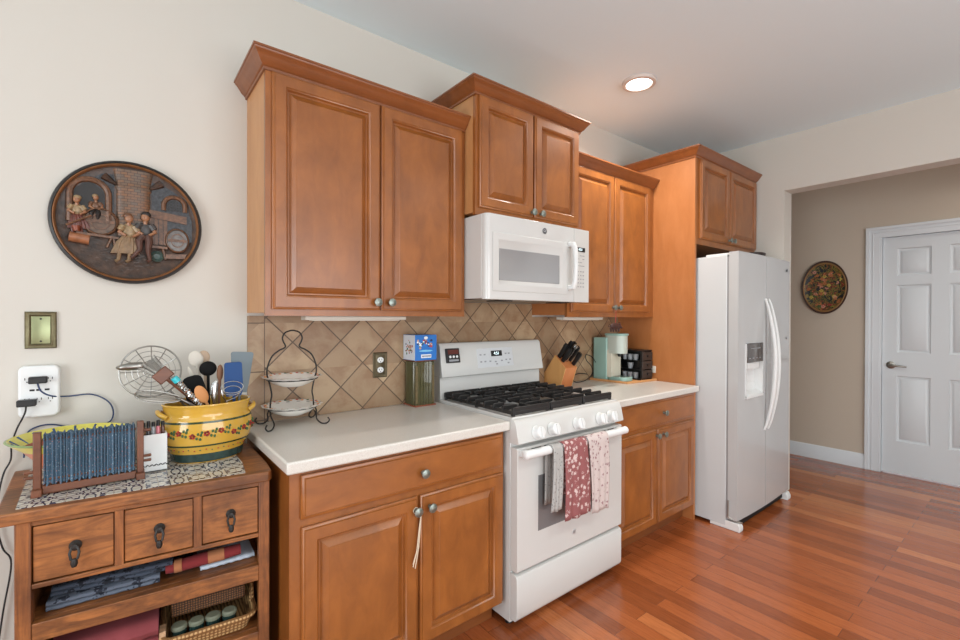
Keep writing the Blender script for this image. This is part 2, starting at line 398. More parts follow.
# prism axis y expects (x,z)
struct(m.build('baseboard_hall', M_trim))
m = world_mb(); m.prism([(-a*0+b_, c) for b_, c in [(0, 0), (0, 0)]] if False else [(-.015, 0), (0, 0), (0, .132), (-.009, .122), (-.015, .105)], 'x', -2.9, -.74)
struct(m.build('baseboard_back', M_trim))
# casing around the hall door
m = world_mb()
def casing(m, y0, y1, z0, z1):
    m.box(XH-.012, XH, y0, y1, z0, z1)
for (y0, y1, z0, z1) in ((-1.152, -1.055, 0, 2.181), (-2.01, -1.913, 0, 2.181), (-1.913, -1.152, 2.084, 2.181)):
    m.box(XH-.014, XH, y0, y1, z0, z1)
m.box(XH-.024, XH-.014, -1.08, -1.0545, 0, 2.156); m.box(XH-.024, XH-.014, -2.0105, -1.985, 0, 2.156); m.box(XH-.024, XH-.0135, -2.0105, -1.0545, 2.156, 2.1815)
m.box(XH-.018, XH-.014, -1.108, -1.1, 0, 2.128); m.box(XH-.018, XH-.014, -1.965, -1.957, 0, 2.128); m.box(XH-.018, XH-.014, -1.965, -1.1, 2.128, 2.136)
m.box(XH-.01, XH+.1, -1.165, -1.152, 0, 2.097); m.box(XH-.01, XH+.1, -1.913, -1.9, 0, 2.097); m.box(XH-.01, XH+.1, -1.913, -1.152, 2.084, 2.097)
struct(m.build('trim_1', M_trim, bevel=.003))

def panel_rings(W, a0, a1, b0, b1, steps):
    """nested rectangles: steps = (inset, depth); W maps (a, b, d) to a world point"""
    R = []
    for ins, d in steps:
        R.append([W(a0+ins, b0+ins, d), W(a1-ins, b0+ins, d), W(a1-ins, b1-ins, d), W(a0+ins, b1-ins, d)])
    return R
def slab_with_panels(m, W, a0, a1, b0, b1, th, panels, steps):
    """a flat slab face at d=0 with rectangular sunk panels; back at d=-th"""
    xs = sorted({a0, a1, *[p[0] for p in panels], *[p[1] for p in panels]}); zs = sorted({b0, b1, *[p[2] for p in panels], *[p[3] for p in panels]})
    for i in range(len(xs)-1):
        for j in range(len(zs)-1):
            c = ((xs[i]+xs[i+1])/2, (zs[j]+zs[j+1])/2)
            if any(p[0] < c[0] < p[1] and p[2] < c[1] < p[3] for p in panels): continue
            m.add([W(xs[i], zs[j], 0), W(xs[i+1], zs[j], 0), W(xs[i+1], zs[j+1], 0), W(xs[i], zs[j+1], 0)], [(0, 1, 2, 3)])
    m.rings([[W(a0, b0, -th), W(a1, b0, -th), W(a1, b1, -th), W(a0, b1, -th)], [W(a0, b0, 0), W(a1, b0, 0), W(a1, b1, 0), W(a0, b1, 0)]], True, False)
    for p in panels: m.rings(panel_rings(W, *p, steps), False, True)

# hall door: six raised panels
d = bpy.data.objects.new('door_1', None); COL.objects.link(d); d.location = (XH, -1.53, 0); d['kind'] = 'structure'; d['_o'] = (XH, -1.53, 0)
m = MB(); Wd = lambda a, b, dd: (XH+.012-dd, -a, b)
pn = []
for a0 in (1.263, 1.586):
    for z0, z1 in ((.294, .866), (1.071, 1.66), (1.741, 1.979)): pn.append((a0, a0+.215, z0, z1))
slab_with_panels(m, Wd, 1.168, 1.897, .012, 2.08, .035, pn, [(0, 0), (.006, -.009), (.018, -.012), (.034, -.003), (.036, -.002)])
m.build('door_leaf', M_door, d)
m = MB(); m.lathe([(.0, 0), (.032, 0), (.032, .006), (.02, .012), (.012, .014), (.012, .045), (0, .046)], (XH+.012, -1.227, .958), 20, axis='x', cap0=False, cap1=False)
m.tube([(XH-.03, -1.227, .958), (XH-.036, -1.24, .958), (XH-.036, -1.29, .955), (XH-.032, -1.335, .95)], [.011, .011, .009, .007], 10)
m.build('door_handle', M_steel, d)
m = MB()
for z in (.25, 1.05, 1.85): m.cyl((XH+.006, -1.898, z-.045), (XH+.006, -1.898, z+.045), .006, 8)
m.build('hinge', M_steel, d)

# backsplash (tiles set on the wall)
m = WB(0, 2.62, -.01, 0, .914, 1.3705); m.box(.915, 1.6795, -.01, 0, 1.3705, 1.452); struct(m.build('trim_2', M_tile))

# recessed ceiling light
def ceiling_light(x, y, label):
    t = thing('recessed_ceiling_light', label, 'ceiling light', (x, y, CEIL-.02))
    MB().lathe([(.07, .016), (.075, .002), (.095, .004), (.098, .0195), (.07, .0195)], (x, y, CEIL-.02), 40, cap0=False, cap1=False).build('trim_ring', plain('lamp_trim', srgb(206, 196, 188), .4), t)
    MB().lathe([(0, .010), (.072, .010), (.072, .018), (0, .018)], (x, y, CEIL-.02), 40, cap0=False, cap1=False).build('diffuser', M_lamp, t)
    disk_lamp((x, y, CEIL-.03), 11)
ceiling_light(2.019, -.564, 'round white recessed ceiling light above the kitchen range')
disk_lamp((.3, -2.6, CEIL-.02), 9); disk_lamp((2.0, -2.6, CEIL-.02), 9); disk_lamp((4.3, -2.4, CEIL-.02), 7)  # unseen fill lamps added for kitchen and hall, no fixtures

# ------------------------------------------------------------------ cabinets
def raised(m, x0, x1, z0, z1, y, th=.02):
    """raised-panel cabinet door front facing -y, back plane at y, one closed skin"""
    W = lambda a, b, d: (a, y-d, b)
    st = [(0, 0), (0, th-.009), (.003, th-.006), (.007, th-.005), (.009, th), (.046, th), (.048, th-.003), (.052, th-.005), (.054, th-.010), (.057, th-.015), (.062, th-.015), (.064, th-.013), (.083, th-.003), (.085, th), (.09, th)]
    return m.rings(panel_rings(W, x0, x1, z0, z1, st))
def drawer_front(m, x0, x1, z0, z1, y, th=.02):
    W = lambda a, b, d: (a, y-d, b)
    st = [(0, 0), (0, th-.008), (.003, th-.006), (.010, th-.005), (.013, th), (.02, th)]
    return m.rings(panel_rings(W, x0, x1, z0, z1, st))
def knob(x, y, z, parent, s=1):
    m = MB(); m.lathe([(.008, 0), (.008, .004), (.0065, .008), (.007, .014), (.015, .019), (.018, .023), (.017, .027), (.010, .029), (.004, .031), (.0, .031)], (x, y, z), 20, axis='y', cap1=False)
    for i in range(5):
        a = 2*PI*i/5; m.ell((x+.008*math.cos(a), y-.0285, z+.008*math.sin(a)), (.003, .0015, .003), 6, 4)
    return m.build('knob', M_pewter, parent)
PROF = [(0, 0), (.007, 0), (.008, .010), (.012, .012), (.014, .016), (.020, .020), (.031, .036), (.041, .050), (.044, .052), (.046, .057), (.050, .058), (.050, .066), (0, .066)]
def crown(path, z, parent):
    """path: list of ((x,y),(ox,oy)) mitred offsets"""
    m = MB(); R = [[(x+ox*a, y+oy*a, z+h) for a, h in PROF] for (x, y), (ox, oy) in path]
    m.rings(R); return m.build('crown_molding', M_cabdk, parent)
YU = -.305
def carcass(m, x0, x1, y0, z0, z1, frame=.038, side_l=True):
    m.box(x0, x1, y0+.019, -.0005, z0, z1)
# wall cabinet 1
def wall_cabinet(label, x0, x1, yf, z0, z1, doors, crown_path, zc, knobs, rail=.025):
    t = thing('wall_cabinet', label, 'cabinet', ((x0+x1)/2, yf/2, z0))
    m = MB(); m.box(x0, x1, yf+.019, -.0005, z0+.012, z1)
    m.m = 1; m.box(x0, x0+.004, yf+.018, -.0005, z0, z1) if False else None
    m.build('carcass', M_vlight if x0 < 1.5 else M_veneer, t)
    m = MB(); m.box(x0, x1, yf, yf+.0195, z0, z0+.045); m.box(x0, x1, yf, yf+.0195, z1-.05, z1); m.box(x0, x0+.04, yf, yf+.0195, z0+.045, z1-.05); m.box(x1-.04, x1, yf, yf+.0195, z0+.045, z1-.05)
    m.box((doors[0][1]+doors[1][0])/2-.02, (doors[0][1]+doors[1][0])/2+.02, yf, yf+.0195, z0+.045, z1-.05)
    m.build('face_frame', M_cab, t)
    for i, (a, b, c, dd) in enumerate(doors):
        dr = raised(MB(), a, b, c, dd, yf).build('door', M_cab, t)
        knob(*knobs[i], dr)
    crown(crown_path, zc, t)
    return t
x1 = .914
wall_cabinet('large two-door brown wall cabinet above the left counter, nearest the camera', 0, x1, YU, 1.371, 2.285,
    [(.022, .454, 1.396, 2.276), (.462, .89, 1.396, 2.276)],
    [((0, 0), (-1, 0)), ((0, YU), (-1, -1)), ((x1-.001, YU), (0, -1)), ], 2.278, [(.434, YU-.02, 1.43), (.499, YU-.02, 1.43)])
Y2 = -.39
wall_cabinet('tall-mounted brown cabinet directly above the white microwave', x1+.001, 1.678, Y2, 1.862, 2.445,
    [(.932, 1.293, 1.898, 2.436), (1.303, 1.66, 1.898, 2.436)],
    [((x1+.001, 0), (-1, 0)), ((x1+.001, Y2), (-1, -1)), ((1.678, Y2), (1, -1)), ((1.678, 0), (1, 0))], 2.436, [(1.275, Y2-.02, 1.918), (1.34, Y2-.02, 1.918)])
wall_cabinet('brown two-door wall cabinet above the coffee maker, right of the microwave', 1.68, 2.618, YU, 1.371, 2.3,
    [(1.702, 2.124, 1.402, 2.292), (2.134, 2.556, 1.402, 2.292)],
    [((1.68, YU), (0, -1)), ((2.618, YU), (0, -1))], 2.292, [(2.107, YU-.02, 1.433), (2.165, YU-.02, 1.433)])
# refrigerator cabinet and its tall side panel
YF = -.61
t = thing('refrigerator_cabinet', 'brown over-fridge cabinet with a full-height veneer side panel', 'cabinet', (3.11, -.305, 0))
B(2.62, 2.64, YF, -.0005, 0, 2.46).build('side_panel', M_veneer, t)
B(2.64, 3.605, YF+.019, -.0005, 1.885, 2.46).build('carcass', M_veneer, t)
m = MB(); m.box(2.6405, 3.605, YF, YF+.0185, 1.87, 1.925); m.box(2.6405, 3.605, YF, YF+.0185, 2.41, 2.46); m.box(2.6405, 2.69, YF, YF+.0185, 1.925, 2.41); m.box(3.57, 3.605, YF, YF+.0185, 1.925, 2.41); m.box(3.10, 3.14, YF, YF+.0185, 1.925, 2.41)
m.build('face_frame', M_cab, t)
for a, b, kx in ((2.672, 3.106, 3.085), (3.116, 3.59, 3.145)):
    dr = raised(MB(), a, b, 1.91, 2.452, YF).build('door', M_cab, t); knob(kx, YF-.02, 1.935, dr)
crown([((2.62, 0), (-1, 0)), ((2.62, YF), (-1, -1)), ((3.605, YF), (.2, -1)), ((3.605, 0), (.2, 0))], 2.450, t)

def base_cabinet(label, x0, x1, drawer, doors, kn, extra=None):
    t = thing('base_cabinet', label, 'cabinet', ((x0+x1)/2, -.305, 0))
    m = MB(); m.box(x0, x1, YF+.02, -.0005, .114, .872); m.box(x0, x1, -.53, -.0005, 0, .114); m.build('carcass', M_veneer if x0 > 1 else M_cab, t)
    m = MB()
    m.box(x0, x1, YF, YF+.0195, .114, .14); m.box(x0, x1, YF, YF+.0195, .672, .712); m.box(x0, x1, YF, YF+.0195, .845, .872)
    [m.box(q0, q1, YF, YF+.0195, z0_, z1_) for q0, q1 in ((x0, x0+.042), (x1-.042, x1)) for z0_, z1_ in ((.14, .672), (.712, .845))]; xm = (doors[0][1]+doors[1][0])/2; m.box(xm-.02, xm+.02, YF, YF+.0195, .14, .672)
    m.build('face_frame', M_cab, t)
    B(x0+.001, x1-.001, -.535, -.5305, 0, .1135).build('toe_kick', M_cabdk, t)
    dw = drawer_front(MB(), *drawer, YF).build('drawer', M_cabx, t); knob(kn[0][0], YF-.02, kn[0][1], dw)
    for dd, kk in zip(doors, kn[1:]):
        dr = raised(MB(), *dd, YF).build('door', M_cab, t); knob(kk[0], YF-.02, kk[1], dr)
    return t
base_cabinet('brown base cabinet left of the range, string hanging from its door knob', 0, .905, (.033, .888, .715, .858),
    [(.035, .462, .115, .688), (.474, .89, .115, .688)], [(.481, .777), (.45, .64), (.512, .64)])
base_cabinet('brown base cabinet between the range and the refrigerator', 1.69, 2.618, (1.712, 2.595, .712, .866),
    [(1.712, 2.134, .115, .69), (2.146, 2.59, .115, .69)], [(2.2, .785), (2.12, .655), (2.195, .655)])
def countertop(label, x0, x1, yf=-.648):
    m = MB(); m.box(x0, x1, yf, -.012, .874, .914)
    o = m.build('countertop', M_counter, bevel=.007, seg=3); tag(o, label, 'countertop')
countertop('pale speckled countertop on the base cabinet left of the range', -.018, .9135)
countertop('pale speckled countertop on the base cabinet beside the fridge', 1.683, 2.616)
# raffia string on the door knob
m = MB(); kx, ky, kz = .45, YF-.036, .64
for i in range(4):
    dx = random.uniform(-.006, .006)
    m.tube([(kx+dx*.4, ky-.003-.001*i, kz+.008), (kx+.012, ky-.004, kz-.006), (kx+.010+dx, ky-.002, kz-.06), (kx+.006+dx*2, ky, kz-.13-random.random()*.03), (kx-.004+dx*3, ky+.001, kz-.19-random.random()*.03)], .0018, 5)
m.tube([(kx+.011*math.cos(a), ky+.014, kz+.011*math.sin(a)) for a in [i*PI/8 for i in range(16)]], .0015, 5, True)
tag(m.build('raffia_string', plain('raffia', srgb(214, 198, 174), .8)), 'thin tan raffia string hanging from a base cabinet knob', 'string')

# under-cabinet lights
for x0, x1_, lab in ((.16, .615, 'slim white under-cabinet light beneath the large left cabinet'), (1.70, 2.09, 'slim cream under-cabinet light beneath the cabinet beside the microwave')):
    t = thing('under_cabinet_light', lab, 'light fixture', ((x0+x1_)/2, -.23, 1.352))
    B(x0, x1_, -.26, -.2, 1.354, 1.371).build('housing', M_cream, t, bevel=.003)
    B(x0+.03, x1_-.03, -.25, -.21, 1.351, 1.3545).build('lens', M_cream, t)

# ------------------------------------------------------------------ microwave
t = thing('microwave', 'white over-the-range microwave with grey window and keypad', 'microwave', (1.296, -.22, 1.452))
B(.917, 1.676, -.436, -.012, 1.458, 1.858).build('body', M_white, t, bevel=.003)
m = MB(); sec = []
for a in range(6):
    an = PI/2*a/5; sec.append((.918+.016*(1-math.sin(an)), -.4365-.036*math.sin(an)**1 if False else -.4375-.036*(1-math.cos(an))))
P1 = [(.918, -.437), (.919, -.452), (.923, -.463), (.930, -.470), (.94, -.473), (1.30, -.476), (1.536, -.4765), (1.536, -.437)]
m.prism(P1, 'z', 1.453, 1.858); dr = m.build('door', M_white, t, bevel=.0015)
m = MB(); Wm = lambda a, b, dd: (a, -.4755-dd-(a-.94)*.0028, b)
# raised surround and sunk window
m.rings(panel_rings(Wm, .953, 1.475, 1.492, 1.772, [(0, 0), (.002, .002), (.03, .0035), (.034, .0032), (.037, .001)]), True, True); m.build('window_surround', M_white, dr)
m = MB(); m.rings(panel_rings(Wm, .992, 1.414, 1.545, 1.697, [(0, 0), (.001, .0042), (.004, .0042), (.006, .003)])); m.build('window', M_grey, dr)
m = MB()
m.tube([(1.497, -.478, 1.765), (1.497, -.505, 1.762), (1.497, -.518, 1.735), (1.499, -.521, 1.65), (1.497, -.518, 1.56), (1.497, -.505, 1.532), (1.497, -.478, 1.529)], [.016, .016, .014, .012, .014, .016, .016], 12)
m.build('handle', M_whitep, dr)
P2 = [(1.538, -.437), (1.538, -.4765), (1.66, -.476), (1.67, -.472), (1.675, -.462), (1.676, -.437)]
m = MB(); m.prism(P2, 'z', 1.453, 1.858); cp = m.build('control_panel', M_white, t, bevel=.001)
B(1.556, 1.63, -.4775, -.4755, 1.733, 1.757).build('display', M_black, cp)
def text(s, size, loc, parent, mat, rot=(PI/2, 0, 0), name='lettering', align='CENTER'):
    c = bpy.data.curves.new(name, 'FONT'); c.body = s; c.size = size; c.align_x = align; c.align_y = 'CENTER'; c.extrude = .0002
    c.materials.append(mat); o = bpy.data.objects.new('tmp', c); COL.objects.link(o); bpy.context.view_layer.update()
    me = bpy.data.meshes.new_from_object(o.evaluated_get(bpy.context.evaluated_depsgraph_get())); bpy.data.objects.remove(o); me.name = name
    if not me.materials: me.materials.append(mat)
    o = bpy.data.objects.new(name, me); COL.objects.link(o)
    o.parent = parent; o.location = Vector(loc)-Vector(parent.get('_o', (0, 0, 0))); o.rotation_euler = rot; return o
text('4:51', .02, (1.59, -.4779, 1.745), cp, M_led, name='clock_digits')
m = MB()
for r in range(5):
    for c in range(3): m.box(1.567+.022*c, 1.577+.022*c, -.4776, -.4755, 1.536+.021*r, 1.542+.021*r)
for r in range(4):
    for c in range(3):
        if (r+c) % 4 != 3: m.box(1.564+.022*c, 1.58+.022*c, -.4776, -.4755, 1.653+.019*r, 1.657+.019*r)
m.build('keypad', M_print, cp)
def ge_badge(x, y, z, r, parent, dark, light):
    m = MB(); m.lathe([(r, 0), (r, .0012), (r*.9, .0016), (0, .0016)], (x, y, z), 28, axis='y', cap1=False); b = m.build('badge', dark, parent)
    text('GE', r*1.15, (x, y-.002, z), b, light)
    return b
M_badge = plain('badge_grey', srgb(96, 98, 102), .35, .3); M_badgel = plain('badge_silver', srgb(210, 212, 214), .3, .4)
ge_badge(1.303, -.4768, 1.815, .0155, t, M_badge, M_badgel)
m = MB(); m.box(.94, 1.65, -.42, -.04, 1.453, 1.4585); m.build('underside_vent', M_steel, t)
for xx in (1.06, 1.5): B(xx, xx+.09, -.40, -.30, 1.449, 1.4535).build('lamp_lens', M_black, t)

# ------------------------------------------------------------------ range
XL_, XR_ = .915, 1.677
t = thing('gas_range', 'white gas range with black grates, between the two base cabinets', 'range', (1.296, -.35, 0))
m = MB(); m.box(XL_, XR_, -.645, -.02, .03, .905)
m.build('body', M_white, t, bevel=.002)
m = MB()
for x in (.95, 1.64):
    for y in (-.6, -.08): m.cyl((x, y, 0), (x, y, .03), .018, 12)
m.build('foot', M_black, t)
# storage drawer
m = MB(); m.prism([(-.646, .048), (-.676, .048), (-.684, .056), (-.69, .07), (-.69, .235), (-.684, .245), (-.67, .25), (-.646, .25)], 'x', XL_+.001, XR_-.001); m.build('storage_drawer', M_white, t, bevel=.002)
m = MB(); m.prism([(-.646, .262), (-.684, .262), (-.69, .268), (-.69, .795), (-.684, .80), (-.646, .80)], 'x', XL_+.002, XR_-.002); od = m.build('oven_door', M_white, t, bevel=.002)
m = MB(); Wo = lambda a, b, dd: (a, -.6885-dd, b)
m.rings(panel_rings(Wo, 1.043, 1.548, .413, .662, [(0, 0), (.0, .0022), (.003, .0026), (.005, .0018)])); m.build('oven_window', M_oveng, od)
ge_badge(1.289, -.6905, .339, .013, od, M_badgel, M_badge)
m = MB()
for i, (a, b) in enumerate(((1.0, 1.06), (1.08, 1.2), (1.22, 1.42), (1.44, 1.53), (1.55, 1.6))): m.box(a, b, -.6915, -.689, .786, .790)
m.build('door_vent', M_black, od)
m = MB()
HY, HZ = -.730, .782
m.tube([(.917, HY, HZ), (.922, HY, HZ), (1.10, HY-.002, HZ), (1.296, HY-.003, HZ), (1.49, HY-.002, HZ), (1.650, HY, HZ), (1.655, HY, HZ)], [.012, .019, .019, .019, .019, .019, .012], 16)
for x in (.945, 1.628): m.box(x-.016, x+.016, -.725, -.688, HZ-.015, HZ+.013)
m.build('handle', M_whitep, od, bevel=.002)
# front control panel (slanted) with five knobs
pp = [(-.64, .818), (-.693, .818), (-.700, .824), (-.684, .896), (-.676, .912), (-.664, .921), (-.64, .9225)]
m = MB(); m.prism(pp, 'x', XL_-.0008, XR_+.0008); cpn = m.build('control_panel', M_white, t, bevel=.002)
slope = math.atan2(.016, .072)
for x in (1.028, 1.128, 1.303, 1.478, 1.566):
    m = MB(); m.T = Matrix.Translation((x, -.694, .858)) @ Matrix.Rotation(-slope, 4, 'X')
    m.lathe([(.030, 0), (.031, .003), (.028, .006), (.0265, .008), (.0255, .03), (.022, .034), (0, .035)], (0, 0, 0), 28, axis='y', cap1=False)
    m.box(-.006, .006, -.042, -.02, -.0235, .0235)
    m.build('knob', M_whitep, cpn, bevel=.001)
# cooktop
m = MB(); m.box(XL_+.0008, XR_-.0008, -.658, -.075, .9, .9215); m.rings([[(a, b, z) for a, b in ((XL_+.001+i, -.655+i), (XR_-.001-i, -.655+i), (XR_-.001-i, -.08-i), (XL_+.001+i, -.08-i))] for i, z in ((0, .922), (.004, .928), (.02, .928), (.03, .921))], False, True)
m.build('cooktop', M_white, t, bevel=.002)
burn = [(1.05, -.50, .045), (1.05, -.23, .035), (1.296, -.37, .05), (1.54, -.50, .04), (1.54, -.23, .03)]
for x, y, r in burn:
    b_ = MB().lathe([(r+.014, 0), (r+.012, .006), (r, .010), (r, .016), (0, .016)], (x, y, .9215), 28, cap1=False).build('burner', M_steel, t)
    MB().lathe([(r-.004, 0), (r-.002, .004), (r-.008, .009), (0, .010)], (x, y, .9375), 28, cap1=False).build('burner_cap', M_iron, b_)
def grate(x0, x1, fingers):
    m = MB(); y0, y1 = -.640, -.095; w_ = .0105; zl, zh = .934, .950
    bar = lambda a, b, c, dd, zz=zl, zt=zh: m.box(a, b, c, dd, zz, zt)
    bar(x0+.004, x0+.016, y0, y1); bar(x1-.016, x1-.004, y0, y1); bar(x0+.016, x1-.016, y0, y0+.012); bar(x0+.016, x1-.016, y1-.012, y1)
    mid = (y0+y1)/2; xm = (x0+x1)/2; W_ = x1-x0
    n = 9
    for i in range(n):
        y = y0+.007+(y1-y0-.014)*i/(n-1)
        if i in (0, 4, n-1):
            m.prism([(x0, .940), (x0+.016, .940), (x0+.03, .948), (x1-.03, .948), (x1-.016, .940), (x1, .940), (x1, .962), (x1-.006, .967), (x0+.006, .967), (x0, .962)], 'y', y-w_/2, y+w_/2); continue
        L = W_*(.36 if i % 2 else .27)
        for sg, xa in ((1, x0), (-1, x1)):
            P_ = [(0, .940), (.012, .938), (L, .952), (L+.004, .958), (L, .966), (.006, .967), (0, .962)]
            P_ = [(xa+sg*a, b) for a, b in P_]
            m.prism(P_ if sg > 0 else P_[::-1], 'y', y-w_/2, y+w_/2)
    for ya, yb_ in ((y0+.014, y0+.085), (mid-.085, mid-.007), (mid+.007, mid+.085), (y1-.085, y1-.014)): m.box(xm-w_/2, xm+w_/2, ya, yb_, .95, .966)
    for x in (x0+.002, x1-.016):
        for y in (y0+.002, mid-.008, y1-.018): m.box(x, x+.014, y, y+.016, .9275, .936)
    m.build('grate', M_iron, t, bevel=.002)
grate(.936, 1.174, 7); grate(1.18, 1.412, 7); grate(1.418, 1.657, 7)
# backguard
m = MB(); m.prism([(-.02, .905), (-.085, .905), (-.082, 1.04), (-.06, 1.05), (-.02, 1.05)], 'x', XL_+.004, XR_-.004)
m.build('backguard_base', M_white, t, bevel=.002)
m = MB(); m.prism([(-.02, 1.046), (-.110, 1.046), (-.113, 1.052), (-.083, 1.212), (-.070, 1.226), (-.02, 1.226)], 'x', XL_, XR_); bg = m.build('backguard', M_white, t, bevel=.003)
sl = math.atan2(.03, .16)
T0 = Matrix.Translation((0, -.098, 1.132)) @ Matrix.Rotation(-sl, 4, 'X')
m = MB(); m.T = T0; m.box(1.16, 1.43, -.0018, .004, -.052, .058); pnl = m.build('display_panel', plain('panel_pale_grey', srgb(204, 207, 210), .3), bg, bevel=.001)
m = MB(); m.T = T0; m.box(1.262, 1.345, -.0028, 0, .01, .042); m.build('display', M_black, pnl)
o = text('4:51', .024, T0 @ Vector((1.303, -.0032, .026)), pnl, M_led, (PI/2-sl, 0, 0), 'clock_digits')
m = MB(); m.T = T0
for (x, z) in [(1.185, .022), (1.215, .022), (1.185, -.018), (1.215, -.018), (1.252, -.018), (1.292, -.022), (1.34, -.018), (1.375, .022), (1.40, .022), (1.375, -.014), (1.405, -.014), (1.30, -.036), (1.39, -.034)]:
    m.box(x-.008, x+.006, -.0024, 0, z-.004, z+.004)
m.build('button', M_print, pnl)
# kitchen timer stuck on the backguard
t2 = thing('kitchen_timer', 'small black digital timer stuck on the left of the range backguard', 'timer', (.985, -.1, 1.14))
m = MB(); m.T = T0; m.box(.945, 1.032, -.014, -.0005, -.012, .066); m.build('case', M_black, t2, bevel=.003)
m = MB(); m.T = T0; m.box(.955, 1.024, -.0155, -.013, .034, .058); m.build('screen', M_ledr, t2)
for i in range(3):
    m = MB(); m.T = T0; m.lathe([(.007, 0), (.007, .004), (0, .004)], (.967+.022*i, -.0125, .02), 12, axis='y', cap1=False); m.build('button', M_whitep, t2)
m = MB(); m.T = T0; m.box(.958, 1.02, -.0155, -.013, -.005, .006); m.build('button_bar', M_print, t2)

# dish towels over the oven handle
def towel(name, label, x0, x1, zf, zb, mat, amp=.004, ph=0, lean=0, tap=.0, yo=0):
    m = MB(); nu, R = 18, .023; path = []
    yc, zc = HY-.004, HZ
    nf = 16
    for i in range(nf+1): path.append((yc-R-.002-.006*math.sin(PI*(1-i/nf)), zf+(zc-zf)*i/nf, 1-i/nf))
    for i in range(1, 9): a = PI*i/8; path.append((yc-R*math.cos(a), zc+R*math.sin(a)*1.0, 0))
    for i in range(1, nf//2+1): path.append((min(yc+R, -.7), zc-(zc-zb)*i/(nf//2), .3*i/(nf//2)))
    vs = []; fs = []
    for j, (y, z, s_) in enumerate(path):
        for i in range(nu+1):
            u = i/nu; x = x0+(x1-x0)*u + lean*s_ + (u-.5)*tap*s_
            yy = y - abs(amp*(.3+s_)*math.sin(u*PI*3+ph)) + yo
            vs.append((x, yy, z+.003*math.sin(u*9+ph)*s_))
    n = nu+1
    for j in range(len(path)-1):
        for i in range(nu): fs.append((j*n+i, j*n+i+1, (j+1)*n+i+1, (j+1)*n+i))
    m.add(vs, fs); o = m.build('dish_towel', mat, solid=.003); tag(o, label, 'towel', None)
    return o
towel('a', 'dusty red dish towel with white flowers, middle of the oven handle', 1.138, 1.298, .452, .55, M_redt, .007, .4, .012, .02)
towel('b', 'pale pink dish towel with a small floral print, at the right', 1.308, 1.462, .437, .5, M_pinkt, .006, 1.4, .006, -.03)
towel('c', 'pale grey patterned dish towel hanging half behind the red towel', 1.068, 1.128, .515, .53, M_greyt, .004, 0, -.012, .01, .0)

# ------------------------------------------------------------------ refrigerator
t = thing('refrigerator', 'white side-by-side refrigerator with ice dispenser below the brown cabinet', 'refrigerator', (3.11, -.44, 0))
FX0, FX1 = 2.662, 3.562
B(FX0, FX1, -.80, -.03, .02, 1.775).build('body', M_fridge, t, bevel=.004)
B(FX0+.004, FX1-.004, -.812, -.79, .06, 1.765).build('gasket', M_grey, t)
split = 3.085
Wf = lambda a, b, dd: (a, -.87-dd-.012*math.sin(PI*(a-FX0)/(FX1-FX0)), b)
def fdoor(m, x0, x1, z0, z1, hole=None):
    xs = [x0+(x1-x0)*i/8 for i in range(9)]
    if hole: xs = sorted(set(xs+[hole[0], hole[1]])); xs = [x for x in xs]
    zs = [z0, z1] if not hole else [z0, hole[2], hole[3], z1]
    for i in range(len(xs)-1):
        for j in range(len(zs)-1):
            if hole and hole[0]-1e-6 <= xs[i] < hole[1]-1e-6 and j == 1: continue
            m.add([Wf(xs[i], zs[j], 0), Wf(xs[i+1], zs[j], 0), Wf(xs[i+1], zs[j+1], 0), Wf(xs[i], zs[j+1], 0)], [(0, 1, 2, 3)])
    top = [Wf(x, z1, 0) for x in xs]; bot = [Wf(x, z0, 0) for x in xs]; yb = -.812
    n = len(xs)
    for side, z in ((top, z1), (bot, z0)):
        m.add(side+[(x0, yb, z), (x1, yb, z)], [tuple(range(n))+(n+1, n)])
    m.add([Wf(x0, z0, 0), Wf(x0, z1, 0), (x0, yb, z1), (x0, yb, z0)], [(0, 1, 2, 3)]); m.add([Wf(x1, z0, 0), Wf(x1, z1, 0), (x1, yb, z1), (x1, yb, z0)], [(0, 1, 2, 3)])
    m.add([(x0, yb, z0), (x1, yb, z0), (x1, yb, z1), (x0, yb, z1)], [(0, 1, 2, 3)])
    import bmesh
m = MB(); fdoor(m, FX0, split-.003, .068, 1.795, (2.768, 3.02, .85, 1.20)); fz = m.build('freezer_door', M_fridged, t)
mb = fz.data
import bmesh
def weld(o):
    bm = bmesh.new(); bm.from_mesh(o.data); bmesh.ops.remove_doubles(bm, verts=bm.verts, dist=1e-5); bmesh.ops.recalc_face_normals(bm, faces=bm.faces); bm.to_mesh(o.data); bm.free()
    o.data.shade_smooth(); o.data.set_sharp_from_angle(angle=math.radians(38))
weld(fz)
m = MB(); fdoor(m, split+.003, FX1, .068, 1.795); fd = m.build('fridge_door', M_fridged, t); weld(fd)
# dispenser
yq = -.8815
m = MB()
m.box(2.768, 3.02, -.828, -.82, .85, 1.20); m.box(2.762, 2.7685, yq-.001, -.828, .85, 1.20); m.box(3.0195, 3.026, yq-.003, -.828, .85, 1.20); m.box(2.762, 3.026, yq-.006, -.828, .842, .856)
m.prism([(-.828, .856), (yq-.004, .856), (yq-.004, .862), (-.84, .885), (-.828, .93)], 'x', 2.769, 3.0195)
dsp = m.build('dispenser', M_whitep, fz)
m = MB(); m.box(2.766, 3.022, yq-.006, -.829, 1.075, 1.202); m.build('dispenser_panel', plain('dispenser_black', srgb(66, 58, 54), .15, coat=.5), fz, bevel=.003)
m = MB(); m.box(2.80, 2.98, yq+.004, -.83, 1.03, 1.0745); m.build('dispenser_spout', M_whitep, fz, bevel=.004)
m = MB()
for i in range(4): m.box(2.79+.055*i, 2.81+.055*i, yq-.0068, yq-.0055, 1.10, 1.106)
m.box(2.82, 2.97, yq-.0068, yq-.0055, 1.165, 1.17); m.build('button', M_print, dsp)
